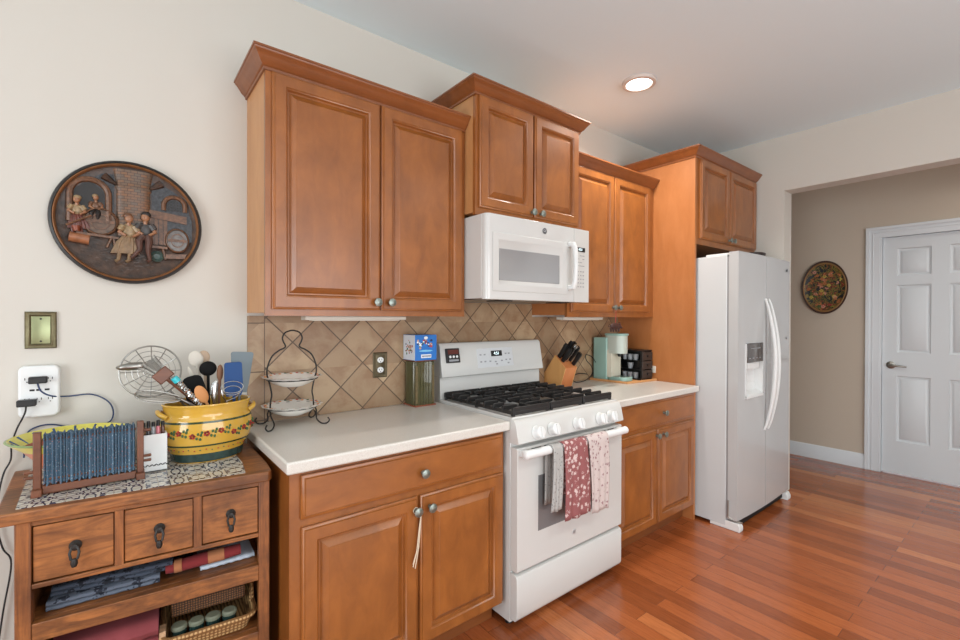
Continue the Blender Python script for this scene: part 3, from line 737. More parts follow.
def bow(x, lean, parent):
    pts = []; n = 22
    for i in range(n+1):
        s_ = i/n; z = .60+(1.50-.60)*s_; pts.append((x+lean*math.sin(PI*s_), -.884-.062*math.sin(PI*s_)**.75, z))
    MB().tube(pts, [.008+.007*math.sin(PI*i/n) for i in range(n+1)], 12).build('handle', M_whitep, parent)
bow(split-.028, .006, fz); bow(split+.03, .006, fd)
m = MB(); m.lathe([(.011, 0), (.011, .002), (0, .003)], (3.485, -.8765, 1.722), 16, sx=1.6, axis='y', cap1=False); m.build('badge', M_badge, fd)
m = MB(); m.lathe([(.012, 0), (.01, .004), (0, .006)], (3.49, -.875, 1.22), 14, axis='y', cap1=False); m.build('lock_button', M_print, fd)
m = MB(); m.box(FX0+.01, FX0+.16, -.81, -.66, 1.7755, 1.79); m.box(FX1-.16, FX1-.01, -.81, -.66, 1.7755, 1.79); m.box(FX0+.03, FX0+.09, -.45, -.2, 1.7755, 1.787); m.build('hinge_cover', M_whitep, t, bevel=.003)
m = MB(); m.box(FX0+.05, FX1-.05, -.85, -.8005, .012, .058); m.build('kick_grille', M_dark, t)
for a, b in ((FX0+.001, FX0+.05), (FX1-.06, FX1-.001)):
    m = MB(); m.prism([(-.70, 0.0), (-.885, 0.0), (-.888, .01), (-.888, .03), (-.875, .055), (-.8, .055), (-.70, .019)], 'x', a, b); m.build('foot', M_whitep, t, bevel=.003)
m = MB(); m.tube([(FX0-.003, -.818, .19), (FX0-.003, -.818, .085), (FX0+.003, -.84, .07), (FX0+.01, -.875, .062), (FX0+.01, -.90, .066)], .005, 8); m.build('hinge', M_steel, t)
m = MB(); m.lathe([(.0, 0), (.05, 0), (.08, .035), (.095, .084), (.089, .088), (.072, .04), (.0, .012)], (3.40, -.70, 1.776), 28, sy=.6, cap0=False, cap1=False)
tag(m.build('dark_bowl', plain('dark_brown_ceramic', srgb(52, 42, 42), .4)), 'dark rounded bowl lying on top of the refrigerator', 'bowl')

# ------------------------------------------------------------------ wall outlet plates
def screws(m, pts, r=.004):
    for p in pts: m.lathe([(r, 0), (r, .0015), (0, .002)], p, 10, axis='y', cap1=False)
t = thing('wall_outlet', 'aged brass outlet plate with white sockets on the tiled backsplash', 'outlet', (.605, -.012, 1.065))
m = MB(); Wp = lambda a, b, dd: (a, -.0105-dd, b)
m.rings(panel_rings(Wp, .567, .643, 1.064, 1.19, [(0, 0), (0, .003), (.004, .006), (.012, .0045), (.016, .006)])); m.build('cover_plate', plain('dark_bronze', srgb(92, 82, 60), .4, .6, .3, 60), t)
for z in (1.102, 1.152):
    s_ = MB().lathe([(.017, 0), (.0165, .002), (0, .002)], (.605, -.0165, z), 20, sy=.85, axis='y', cap1=False).build('socket', M_whitep, t)
    m = MB(); m.box(.597, .5995, -.0194, -.018, z-.002, z+.006); m.box(.6105, .613, -.0194, -.018, z-.002, z+.006); m.lathe([(.0025, 0), (.0025, .0012), (0, .0012)], (.605, -.0182, z-.009), 8, axis='y', cap1=False); m.build('slot', M_black, s_)
t = thing('wall_plate', 'blank brass-framed plate with greenish center on the plain wall', 'wall plate', (-.629, -.001, 1.26))
Wp = lambda a, b, dd: (a, -.0005-dd, b)
MB().rings(panel_rings(Wp, -.668, -.590, 1.259, 1.382, [(0, 0), (0, .006), (.003, .009), (.008, .007), (.011, .0085), (.015, .006), (.016, .004)])).build('frame', M_bronze, t)
MB().rings(panel_rings(Wp, -.652, -.606, 1.275, 1.366, [(0, .003), (0, .006), (.001, .0065)])).build('center_plate', plain('pale_brass', srgb(158, 164, 124), .35, .6, .15), t)
m = MB(); screws(m, [(-.629, -.0068, 1.358), (-.629, -.0068, 1.283)], .003); m.build('screw', M_wire, t)
t = thing('panel_outlet', 'small cream outlet plate low on the veneer side panel', 'outlet', (2.616, -.31, .968))
B(2.612, 2.6195, -.331, -.289, .968, 1.018).build('plate', M_cream, t, bevel=.003)
# multi-outlet adapter with two plugs
t = thing('outlet_adapter', 'white multi-outlet wall adapter holding two black plugs', 'power adapter', (-.631, -.02, 1.035))
m = MB(); pts = []
for cx_, cz_, a0 in ((-.598, 1.05, -90), (-.598, 1.185, 0), (-.664, 1.185, 90), (-.664, 1.05, 180)):
    for i in range(6): a = math.radians(a0+18*i); pts.append((cx_+.018*math.cos(a), cz_+.018*math.sin(a)))
m.prism(pts, 'y', -.03, -.0005); bd = m.build('body', M_whitep, t, bevel=.007, seg=3)
m = MB()
for (x, z) in ((-.66, 1.157), (-.604, 1.157), (-.66, 1.09), (-.631, 1.09), (-.604, 1.09)):
    m.box(x-.006, x-.004, -.0308, -.0295, z, z+.007); m.box(x+.004, x+.006, -.0308, -.0295, z, z+.007); m.box(x-.0015, x+.0015, -.0308, -.0295, z-.008, z-.005)
m.build('slot', M_black, bd)
m = MB()
for x in (-.648, -.632, -.612): m.box(x-.006, x+.006, -.0308, -.0295, 1.12, 1.126)
m.build('usb_port', M_dark, bd)
def curve_pts(P, n=8):
    P = [Vector(p) for p in P]; out = []
    for i in range(len(P)-1):
        p0 = P[max(i-1, 0)]; p1 = P[i]; p2 = P[i+1]; p3 = P[min(i+2, len(P)-1)]
        for k_ in range(n):
            s_ = k_/n; out.append(.5*((2*p1)+(-p0+p2)*s_+(2*p0-5*p1+4*p2-p3)*s_*s_+(-p0+3*p1-3*p2+p3)*s_**3))
    out.append(P[-1]); return out
t = thing('power_cord', 'blue cord plugged into the upper part of the white wall adapter', 'cord', (-.634, -.045, 1.15))
B(-.655, -.610, -.055, -.031, 1.146, 1.168).build('plug', M_black, t, bevel=.003)
m = MB(); m.tube(curve_pts([(-.634, -.045, 1.148), (-.625, -.045, 1.12), (-.60, -.035, 1.10), (-.56, -.012, 1.092), (-.50, -.010, 1.092), (-.455, -.008, 1.062), (-.440, -.008, 1.02), (-.455, -.006, .985), (-.52, -.004, .97), (-.60, -.006, .999), (-.645, -.01, .995), (-.665, -.01, .97), (-.67, -.01, .90)]), .0024, 8); m.build('cable', M_cordn, t)
t = thing('power_cord', 'black cord plugged into the lower left corner of the white wall adapter', 'cord', (-.658, -.045, 1.07))
B(-.682, -.636, -.06, -.031, 1.074, 1.095).build('plug', M_black, t, bevel=.003)
m = MB(); m.tube(curve_pts([(-.660, -.05, 1.076), (-.664, -.045, 1.05), (-.684, -.03, 1.0), (-.697, -.02, .95), (-.700, -.016, .90), (-.716, -.012, .86), (-.727, -.012, .80), (-.735, -.012, .72), (-.72, -.012, .62), (-.70, -.012, .56), (-.72, -.012, .4), (-.74, -.012, .2), (-.75, -.012, .01)]), .0024, 8); m.build('cable', M_cordb, t)

# ------------------------------------------------------------------ tavern relief plate
PCX, PCZ, PR = -.389, 1.708, .222
t = thing('relief_wall_plate', 'large dark round relief plate showing figures in a wine cellar', 'wall plate', (PCX, -.001, PCZ-PR))
m = MB(); m.lathe([(.20, 0), (.214, .006), (PR-.001, .016), (PR, .022), (.219, .028), (.213, .030), (.210, .027), (.207, .02), (.207, 0)], (PCX, -.0005, PCZ), 72, axis='y', cap0=False, cap1=False); m.build('rim', M_rk, t)
m = MB(); m.lathe([(.2105, .0215), (.211, .028), (.208, .030), (.205, .027), (.203, .018)], (PCX, -.0005, PCZ), 72, axis='y', cap0=False, cap1=False); m.build('rim_band', plain('relief_gold', srgb(142, 96, 60), .4, .2, .3, 40), t)
m = MB(); m.lathe([(.208, .006), (.206, .016), (.195, .010), (0, .008)], (PCX, -.0005, PCZ), 64, axis='y', cap0=True, cap1=False); bgp = m.build('scene_ground', M_rb, t)
def L(u, v, d=.009): return (PCX+u, -d, PCZ+v)   # local point on the plate
def slabp(m, poly, d0, d1): m.prism([(PCX+a, PCZ+b) for a, b in poly], 'y', -d1, -d0)
# stone vault walls
m = MB()
slabp(m, [(.062, .05), (.062, .16), (.10, .155), (.14, .13), (.175, .08), (.19, .03), (.19, -.05), (.16, -.06), (.062, -.06)], .008, .012)
m.build('stone_wall', M_rs, t)
m = MB(); slabp(m, [(-.18, .02), (-.165, .08), (-.13, .13), (-.08, .168), (-.048, .17), (-.048, .02), (-.10, .0), (-.17, -.02)], .008, .011); m.build('stone_wall', M_rs, t)
def arch(cx_, cz_, r_, w_, drop):
    m = MB(); ps = [L(cx_+r_*math.cos(math.radians(180*i/14)), cz_+r_*math.sin(math.radians(180*i/14)), .014) for i in range(15)]
    m.tube([L(cx_+r_, cz_-drop, .014)]+ps+[L(cx_-r_, cz_-drop, .014)], w_, 8); m.build('arch', M_rw, t)
arch(-.115, .088, .052, .010, .10); arch(.133, .082, .034, .008, .02)
m = MB(); slabp(m, [(.110, .062), (.156, .062), (.156, .092), (.133, .108), (.110, .092)], .012, .0145); m.m = 1
for i in range(4): m.box(PCX+.117+.010*i, PCX+.119+.010*i, -.017, -.014, PCZ+.063, PCZ+.1)
for i in range(3): m.box(PCX+.113, PCX+.153, -.017, -.014, PCZ+.070+.01*i, PCZ+.0715+.01*i)
m.build('cellar_window', [M_rd, M_rs], t)
m = MB(); slabp(m, [(-.158, .0), (-.158, .10), (-.115, .136), (-.075, .10), (-.075, .0)], .010, .0125); m.build('dark_doorway', M_rd, t)
m = MB(); R = []
for z, r_ in ((-.05, .050), (.118, .050), (.122, .054), (.130, .054), (.134, .050), (.16, .054), (.192, .06)):
    R.append([(PCX+.008+r_*math.cos(PI+PI*i/14), -.008+.34*r_*math.sin(PI+PI*i/14), PCZ+z) for i in range(15)])
m.rings(R); m.build('brick_column', M_rbrick, t)
for sg in (-1, 1): MB().tube([L(.008+sg*.05, .135, .014), L(.008+sg*.085, .160, .012)], [.006, .014], 8).build('vault_rib', M_rb, t)
def barrel(u, v, r, name, face, stave, sx_=1):
    m = MB(); m.lathe([(r*1.04, .006), (r*1.1, .014), (r*1.02, .024), (r*.94, .026), (r*.93, .020)], (PCX+u, 0, PCZ+v), 30, sx=sx_, axis='y', cap0=False, cap1=False); m.m = 1
    m.lathe([(r*.94, .018), (r*.9, .020), (0, .021)], (PCX+u, 0, PCZ+v), 30, sx=sx_, axis='y', cap1=False); m.m = 0
    m.box(PCX+u-r*.85*sx_, PCX+u+r*.85*sx_, -.0235, -.019, PCZ+v-.005, PCZ+v+.005); m.lathe([(r*.6, .019), (r*.6, .023), (r*.52, .023), (r*.52, .019)], (PCX+u, 0, PCZ+v), 24, sx=sx_, axis='y', cap0=False, cap1=False)
    return m.build(name, [stave, face], t)
barrel(-.086, -.006, .047, 'barrel', plain('relief_barrel_head', srgb(112, 82, 58), .38, 0, .7, 80), M_rw)
ck = barrel(.142, -.05, .044, 'cask', plain('relief_silver', srgb(112, 106, 102), .35, .3, .4, 80), M_rw, .82)
m = MB(); slabp(m, [(.055, .058), (.172, .045), (.172, .016), (.055, .030)], .012, .018); m.build('shelf_board', M_rw, t)
m = MB()
for i in range(4): slabp(m, [(.056+.014*i, .028), (.068+.014*i, .027), (.068+.014*i, -.07), (.056+.014*i, -.07)], .011, .0145)
m.build('plank_door', M_rw, t)
m = MB(); slabp(m, [(-.15, -.048), (-.035, -.056), (-.035, -.064), (-.15, -.056)], .012, .026); m.tube([L(-.055, -.06, .02), L(-.068, -.095, .018)], .004, 6); m.tube([L(-.05, -.06, .02), L(-.045, -.09, .018)], .004, 6); m.build('trestle', M_rw, t)
m = MB(); m.tube([L(-.168, -.066, .018), L(-.115, -.074, .018)], .017, 12); m.build('small_keg', plain('relief_tan', srgb(160, 104, 70), .42, 0, .4, 60), t)
m = MB(); slabp(m, [(.055, -.075), (.11, -.078), (.11, -.086), (.055, -.084)], .012, .026); m.tube([L(.095, -.08, .02), L(.104, -.125, .018)], .004, 6); m.build('bench', M_rw, t)
m = MB(); slabp(m, [(.105, -.105), (.172, -.10), (.165, -.118), (.105, -.121)], .010, .022); m.build('cask_cradle', M_rw, t)
m = MB(); m.lathe([(.019, .008), (.021, .018), (.015, .022), (.010, .017), (0, .016)], (PCX+.078, 0, PCZ-.115), 18, axis='y', cap1=False); m.build('pot', plain('relief_verdigris', srgb(60, 78, 72), .4), t)
m = MB()
for k_ in range(60):
    a = random.uniform(0, 2*PI); rr_ = random.uniform(.02, .18); u, v = rr_*math.cos(a), -.10-.07*random.random()
    if u*u+v*v < .033: m.ell(L(u, v, .0085), (.013, .0022, .004), 8, 4)
o = m.build('cobbles', M_rb, t); o['kind'] = 'stuff'
def figure(u, v, skirt, top_m, low_m, hair_m, hat=None, s=1, side=1, dd0=.012):
    f = MB()
    P = lambda a, b, dd=.018: L(u+a*s, v+b*s, dd+dd0)
    f.ell(P(0, .052, .024), (.0095*s, .009, .0115*s), 12, 8); f.tube([P(0, .046, .02), P(0, .034, .018)], .005*s, 8)
    f.ell(P(side*.003, .051, .0335), (.0018*s, .0022, .0022*s), 6, 4)
    f.tube([P(-.013, .03, .018), P(-.020, .015, .021), P(-.006, .006, .027)], [.0054*s, .0048*s, .0035*s], 8)
    f.tube([P(.013, .03, .018), P(.021, .014, .021), P(.008, .004, .027)], [.0054*s, .0048*s, .0035*s], 8)
    body = f.build('figure', M_rf, t)
    m = MB(); m.ell(P(0, .02, .014), (.0165*s, .011, .021*s), 14, 8); m.tube([P(-.012, .033, .018), P(-.019, .020, .02)], .0078*s, 8); m.tube([P(.012, .033, .018), P(.020, .020, .02)], .0078*s, 8); m.build('top', top_m, body)
    m = MB()
    if skirt:
        R = []
        for z, a, b in ((.006, .014, .010), (-.01, .023, .015), (-.034, .028, .013), (-.041, .029, .011)):
            R.append([(PCX+u-side*.16*(.006-z)*s+(a*math.cos(2*PI*i/36)*(1+.07*math.cos(i*PI)))*s, -.012-dd0*.8-b*math.sin(2*PI*i/36)*(1+.07*math.cos(i*PI)), PCZ+v+z*s) for i in range(36)])
        m.rings(R)
        for dx in (-.016, .006): m.tube([P(dx-side*.004, -.038, .014), P(dx-side*.006, -.058, .014), P(dx-.006-side*.006, -.063, .017)], .0045*s, 8)
    else:
        m.tube([P(-.005, .002, .018), P(-.014, -.012, .025), P(-.012, -.034, .02), P(-.026, -.054, .016), P(-.031, -.058, .018)], [.0095*s, .009*s, .0062*s, .0045*s, .005*s], 9)
        m.tube([P(.006, .002, .018), P(.008, -.014, .026), P(.006, -.036, .02), P(.010, -.060, .016), P(.004, -.065, .019)], [.0095*s, .009*s, .0062*s, .0045*s, .005*s], 9)
    m.build('skirt' if skirt else 'breeches', low_m, body)
    m = MB(); m.ell(P(-side*.002, .059, .0225), (.0108*s, .0095, .0090*s), 12, 6); m.build('cap' if hat else 'hair', hair_m, body)
figure(-.006, -.058, True, M_rc, plain('relief_skirt', srgb(138, 110, 78), .45, 0, .4, 60), M_rw, s=1.35, side=1)
figure(.042, -.048, False, plain('relief_slate', srgb(70, 66, 64), .42, 0, .5, 60), plain('relief_umber', srgb(92, 62, 52), .42, 0, .4, 60), M_rd, s=1.38, side=-1)
figure(-.148, .006, True, M_rc, M_rr, M_rc, 1, s=1.05, side=-1, dd0=.004)
MB().tube([L(-.175, -.03, .03), L(-.11, .01, .036)], .0035, 6).build('stave', M_rw, t)
MB().tube([L(-.15, -.03, .03), L(-.148, -.048, .03)], [.012, .009], 10).build('jug', plain('relief_jug', srgb(140, 70, 44), .38, 0, .4, 100), t)
figure(-.098, .032, False, M_rw, M_rd, M_rc, 1, s=.85, dd0=-.004)

# floral plate on the hall wall
t = thing('hall_wall_plate', 'round black plate painted with flowers on the hall wall', 'wall plate', (XH-.001, -.747, 1.409))
c0 = (XH-.0005, -.747, 1.664)
MB().lathe([(.15, 0), (.168, .006), (.183, .018), (.185, .024), (.181, .028), (.172, .026)], c0, 56, sy=1.375, axis='x', cap0=True, cap1=False).build('rim', plain('dark_wood_rim', srgb(66, 44, 34), .4), t)
MB().lathe([(.173, .0255), (.167, .0275), (.16, .024)], c0, 56, sy=1.375, axis='x', cap0=False, cap1=False).build('gold_band', plain('dull_gold', srgb(140, 104, 60), .4, .3), t)
MB().lathe([(.166, .020), (.161, .025), (.15, .02), (.1, .015), (0, .013)], c0, 56, sy=1.375, axis='x', cap0=False, cap1=False).build('painted_center', M_flor, t)
fm = [plain('paint_orange', srgb(172, 104, 60), .5), plain('paint_yellow', srgb(178, 158, 70), .5), plain('paint_red', srgb(140, 44, 36), .5), plain('paint_green', srgb(66, 84, 42), .5), plain('paint_pink', srgb(186, 128, 108), .5)]
m = MB()
for k_ in range(46):
    a = random.uniform(0, 2*PI); rr_ = .14*math.sqrt(random.random()); m.m = random.choice([0, 0, 0, 1, 2, 3, 3, 4]); cy_, cz_ = rr_*math.cos(a), rr_*math.sin(a)
    for j in range(random.choice([3, 5])):
        b_ = a*3+j*2*PI/5; m.ell((c0[0]-.0165-.004*(rr_/.14)**2, c0[1]+cy_+.010*math.cos(b_), c0[2]+cz_*1.375+.010*math.sin(b_)), (.0015, .0085, .0065), 8, 4)
m.build('painted_flowers', fm, t)

# ------------------------------------------------------------------ plate stand with two plates
SX, SY = .15, -.12
t = thing('plate_stand', 'black wire two-tier plate stand with curled feet, left counter end', 'plate stand', (SX, SY, .914))
# frame plane tilted towards the camera
ang = -.0
def Q(a, z, b=0): return (SX+a*math.cos(ang)-b*math.sin(ang), SY+a*math.sin(ang)+b*math.cos(ang), z)
m = MB(); arch = [(-.088, .99), (-.086, 1.02), (-.082, 1.05), (-.092, 1.10), (-.1, 1.13), (-.097, 1.165), (-.08, 1.205), (-.052, 1.228), (-.036, 1.235), (-.028, 1.245), (-.036, 1.262), (-.04, 1.28), (-.03, 1.30), (-.012, 1.308), (0, 1.31)]
full = arch+[(-a, z) for a, z in arch[::-1][1:]]
m.tube(curve_pts([Q(a, z) for a, z in full], 4), .0032, 8); m.build('frame', M_wire, t)
for z in (1.108, .99):
    MB().tube([Q(.1*math.cos(i*PI/16), z, .1*math.sin(i*PI/16)) for i in range(32)], .003, 8, True).build('ring', M_wire, t)
for s_ in (-1, 1):
    for f in (-1, 1):
        pts = [Q(s_*.088, .99, 0), Q(s_*.092, .965, f*.025), Q(s_*.085, .935, f*.05), Q(s_*.098, .918, f*.07), Q(s_*.116, .9175, f*.082), Q(s_*.126, .93, f*.088), Q(s_*.12, .942, f*.084)]
        MB().tube(curve_pts(pts, 5), .003, 8).build('leg', M_wire, t)
def plate(z, label):
    prof = [(0, 0), (.048, 0), (.052, .003), (.076, .012), (.094, .026), (.108, .038), (.120, .042), (.112, .0435), (.092, .032), (.072, .018), (.05, .009), (0, .008)]
    m = MB(); R = []
    for r, h in prof:
        R.append([(SX+r*(1+(.025*math.sin(14*2*PI*i/84) if r > .1 else 0))*math.cos(2*PI*i/84), SY+r*(1+(.025*math.sin(14*2*PI*i/84) if r > .1 else 0))*math.sin(2*PI*i/84), z+h) for i in range(84)])
    m.rings(R); t = thing('dinner_plate', label, 'plate', (SX, SY, z), 0, 'plates on the wire stand'); m.build('dish', M_china, t)
    m = MB()
    for i in range(28):
        a = 2*PI*i/28; m.m = (0, 1, 0, 2)[i % 4]; rr_ = .106+.004*(i % 2)
        m.ell((SX+rr_*math.cos(a), SY+rr_*math.sin(a), z+.0405+.001*(i % 2)), (.0075, .0065, .0022), 8, 4)
    m.build('painted_rim', [M_orange, M_red, M_green], t)
plate(1.077, 'white plate with a painted fruit rim, upper tier of the stand')
plate(.957, 'white plate with a painted fruit rim, lower tier of the stand')

# ribbed canister with a box on top
t = thing('ribbed_canister', 'tall dark olive ribbed glass canister beside the range', 'canister', (.80, -.065, .914))
m = MB(); R = []
for r, z in ((.97, .918), (1, .925), (1, 1.13), (.97, 1.14), (.9, 1.142)):
    ring = []
    for i in range(96):
        a = 2*PI*i/96; c_, s_ = math.cos(a), math.sin(a); q = (abs(c_)**6+abs(s_)**6)**(-1/6)*.06*r*(1+.035*math.cos(24*a))
        ring.append((.80+q*c_, -.072+q*s_*.93, z))
    R.append(ring)
m.rings(R); m.build('ribbed_body', M_glass, t)
m = MB(); m.box(.745, .855, -.125, -.019, .93, 1.12); m.build('contents', plain('dried_pasta', srgb(112, 96, 62), .7, 0, .4, 80), t)
B(.737, .863, -.133, -.0125, .9145, .921).build('base', M_clip, t, bevel=.002)
B(.738, .862, -.132, -.0125, 1.1425, 1.148).build('lid', M_brown, t, bevel=.002)
t = thing('picture_box', 'small blue box with colorful printed pictures, on the ribbed canister', 'box', (.80, -.065, 1.148))
B(.737, .864, -.132, -.0125, 1.1485, 1.277).build('carton', plain('blue_carton', srgb(34, 112, 192), .45), t)
B(.7363, .7368, -.131, -.014, 1.150, 1.276).build('white_side', plain('white_carton', srgb(214, 222, 232), .45), t)
bc = [plain('print_red', srgb(170, 60, 56), .5), plain('print_white', srgb(228, 232, 236), .5), plain('print_navy', srgb(30, 44, 92), .5), plain('print_tan', srgb(196, 150, 120), .5), plain('print_green', srgb(60, 110, 80), .5), plain('print_sky', srgb(120, 190, 230), .5)]
m = MB()
for k_ in range(34):
    m.m = random.choice([0, 1, 2, 3, 4, 0, 2]); m.ell((random.uniform(.752, .850), -.1322, 1.232+random.gauss(0, .011)), (random.uniform(.003, .009), .0006, random.uniform(.003, .007)), 8, 4)
m.m = 5; m.ell((.80, -.1322, 1.196), (.042, .0006, .005), 12, 4); m.m = 1; m.ell((.80, -.1325, 1.262), (.012, .0008, .008), 12, 4)
m.box(.772, .832, -.1328, -.1319, 1.160, 1.178); m.m = 2
for k_ in range(9): m.box(.777+.006*k_, .7805+.006*k_, -.1332, -.1326, 1.165, 1.173)
m.m = 0
for k_ in range(26):
    m.m = random.choice([0, 2, 3, 4, 0]); m.ell((.7361, -.075+random.gauss(0, .019), 1.205+random.gauss(0, .02)), (.0006, random.uniform(.003, .008), random.uniform(.003, .007)), 8, 4)
m.build('printed_pictures', bc, t)

# ------------------------------------------------------------------ knife block
t = thing('knife_block', 'light beech knife block behind the right rear of the range', 'knife block', (1.86, -.09, .914))
KX0, KX1 = 1.795, 1.905
prof = [(-.012, .9145), (-.15, .9145), (-.196, 1.045), (-.105, 1.122), (-.012, 1.0)]
m = MB(); m.prism(prof, 'x', KX0+.003, KX1-.003); m.build('block', M_blocko, t, bevel=.002)
for a in (KX0-.001, KX1-.003):
    m = MB(); m.prism(prof, 'x', a, a+.004); m.build('side_board', M_block, t)
dirv = Vector((0, -.645, .764)); base0 = Vector((0, -.105, 1.122)); along = Vector((0, -.091, -.077)).normalized()
ki = [(1.814, .020, .115, 'k'), (1.848, .020, .135, 'k'), (1.882, .020, .13, 'k'), (1.816, .058, .11, 'k'), (1.850, .056, .14, 's'), (1.886, .056, .125, 'k'), (1.886, .094, .105, 'k')]
for i, (x, sft, ln, kd) in enumerate(ki):
    b0 = Vector((x, 0, 0))+base0+along*sft
    lab = ['black-handled knife in the left slot of the block, top row', 'black-handled knife in the middle slot of the block, top row', 'black-handled knife in the right slot of the block, top row', 'black-handled knife in the left slot of the block, second row', 'bright steel-edged knife in the center of the block', 'black-handled knife in the right slot of the block, second row', 'short black-handled knife in the lowest slot of the block'][i]
    tk = thing('kitchen_knife', lab, 'knife', tuple(b0), 0, 'knives in the wooden block')
    m = MB(); m.T = Matrix.Translation(b0) @ dirv.to_track_quat('Z', 'X').to_matrix().to_4x4()
    m.rings([[(a*.011, b*.0075, z) for a, b in ((1, .6), (.6, 1), (-.6, 1), (-1, .6), (-1, -.6), (-.6, -1), (.6, -1), (1, -.6))] if 0 else [(a*sc, b*sc*.65+bo, z) for a, b in ((1, .5), (.5, 1), (-.5, 1), (-1, .5), (-1, -.5), (-.5, -1), (.5, -1), (1, -.5))] for z, sc, bo in ((.004, .0135, 0), (.03, .014, 0), (ln*.6, .0155, .001), (ln*.85, .0165, .004), (ln, .013, .006))])
    m.build('handle', M_chrome if kd == 's' else M_black, tk)
    m = MB(); m.T = Matrix.Translation(b0) @ dirv.to_track_quat('Z', 'X').to_matrix().to_4x4(); m.box(-.0095, .0095, -.005, .005, .0005, .007); m.build('bolster', M_chrome, tk)

# ------------------------------------------------------------------ tray, coffee maker, organizer
m = MB(); m.prism([(2.262, -.018), (2.293, -.312), (2.614, -.345), (2.614, -.018)], 'z', .9145, .924); m.tube([(2.266, -.021, .926), (2.297, -.308, .926), (2.610, -.341, .926), (2.610, -.021, .926)], .004, 8, True)
tag(m.build('wooden_tray', M_ltwood, bevel=.001), 'thin light wood tray under the mint coffee maker', 'tray')
t = thing('coffee_maker', 'mint green single-serve coffee maker on the wooden tray', 'coffee maker', (2.37, -.15, .924))
B(2.288, 2.41, -.145, -.03, .925, 1.226).build('water_tank', M_mint, t, bevel=.006)
m = MB(); m.prism([(2.292, -.14), (2.406, -.14), (2.41, -.18), (2.300, -.18)], 'z', .945, 1.14); m.build('column', M_beige, t, bevel=.003)
def rrect(x0, x1, y0, y1, r, n=6):
    out = []
    for cx_, cy_, a0 in ((x1-r, y1-r, 0), (x0+r, y1-r, 90), (x0+r, y0+r, 180), (x1-r, y0+r, 270)):
        for i in range(n+1): a = math.radians(a0+90*i/n); out.append((cx_+r*math.cos(a), cy_+r*math.sin(a)))
    return out
m = MB(); m.prism(rrect(2.296, 2.405, -.262, -.105, .05), 'z', 1.115, 1.243); hd = m.build('brew_head', M_mintm, t, bevel=.003)
m = MB(); m.prism(rrect(2.292, 2.41, -.268, -.100, .052), 'z', 1.241, 1.256); m.build('lid', M_mint, t, bevel=.004)
m = MB(); m.prism(rrect(2.298, 2.415, -.288, -.14, .035), 'z', .925, .952); m.build('drip_base', M_mint, t, bevel=.004)
m = MB()
for i in range(5): m.box(2.315, 2.40, -.27+.02*i, -.26+.02*i, .952, .954)
m.build('drip_grid', M_chrome, t)
m = MB(); m.lathe([(.016, 0), (.014, -.02), (.010, -.024), (0, -.024)], (2.352, -.21, 1.116), 16, cap1=False); m.build('spout', M_black, t)
m = MB(); m.tube(curve_pts([(2.315, -.06, .99), (2.285, -.05, 1.05), (2.24, -.045, 1.09), (2.19, -.04, 1.10), (2.2, -.04, 1.06), (2.25, -.04, 1.02), (2.27, -.04, .97), (2.2, -.05, .93), (2.12, -.06, .918), (2.06, -.05, .92), (2.05, -.03, .95), (2.14, -.02, .97), (2.22, -.03, .96)], 6), .003, 8)
o = m.build('power_cable', M_cordb, t)
t = thing('coffee_pod_organizer', 'small black three-drawer organizer beside the coffee maker', 'organizer', (2.53, -.2, .924))
OX0, OX1, OY0, OY1 = 2.466, 2.603, -.312, -.06
m = MB(); m.box(OX0, OX1, OY0+.005, OY1, 1.125, 1.135); m.box(OX0, OX1, OY0+.005, OY1, .925, .933); m.box(OX1-.006, OX1, OY0+.005, OY1, .933, 1.125); m.box(OX0+.03, OX1-.006, OY1-.006, OY1, .933, 1.125)
m.box(OX0+.05, OX0+.056, OY0+.01, OY1, .933, 1.125); m.box(OX0, OX0+.05, OY0+.005, OY0+.012, .933, 1.125); m.box(OX0, OX0+.05, OY1-.006, OY1, .933, 1.125)
for z in (.997, 1.06): m.box(OX0, OX0+.05, OY0+.012, OY1, z, z+.004)
m.build('case', M_black, t)
for z in (.936, 1.0, 1.063):
    dw = B(OX0+.004, OX1-.004, OY0-.004, OY0+.0045, z, z+.058).build('drawer', plain('dark_brown_laminate', srgb(50, 42, 38), .5), t, bevel=.002)
    MB().lathe([(.009, 0), (.009, .006), (0, .007)], ((OX0+OX1)/2, OY0-.004, z+.03), 14, axis='y', cap1=False).build('knob', M_black, dw)
M_pod = plain('pod_grey_white', srgb(150, 154, 158), .5)
for zi, z in enumerate((.934, 1.0015, 1.0645)):
    for yi, y in enumerate((-.25, -.205, -.16)):
        if (zi, yi) in ((1, 0), (1, 2)): continue
        m = MB(); m.lathe([(.016, 0), (.0205, .038), (.0225, .039), (.0225, .042), (0, .042)], (OX0+.026, y, z), 18, cap1=False)
        o = m.build('coffee_pod', M_pod); tag(o, 'white coffee pod standing in the side shelf of the black organizer', 'coffee pod', 'coffee pods in the organizer')
# pig ornament on a red cord
t = thing('pig_ornament', 'dark pig-shaped ornament hanging by red cord over the coffee maker', 'ornament', (2.112, -.345, 1.3))
m = MB(); c0 = (2.095, -.35, 1.312)
m.ell(c0, (.05, .013, .023), 18, 10); m.ell((c0[0]+.047, c0[1], c0[2]-.001), (.020, .010, .016), 12, 8); m.tube([(c0[0]+.055, c0[1], c0[2]-.004), (c0[0]+.072, c0[1], c0[2]-.009)], [.009, .007], 10)
m.prism([(c0[0]+.038, c0[2]+.012), (c0[0]+.052, c0[2]+.012), (c0[0]+.05, c0[2]+.024)], 'y', c0[1]-.008, c0[1]+.008)
for dx in (-.035, -.024, .022, .034): m.tube([(c0[0]+dx, c0[1]+(.006 if dx in (-.035, .022) else -.006), c0[2]-.012), (c0[0]+dx, c0[1]+(.006 if dx in (-.035, .022) else -.006), c0[2]-.036)], [.008, .005], 8)
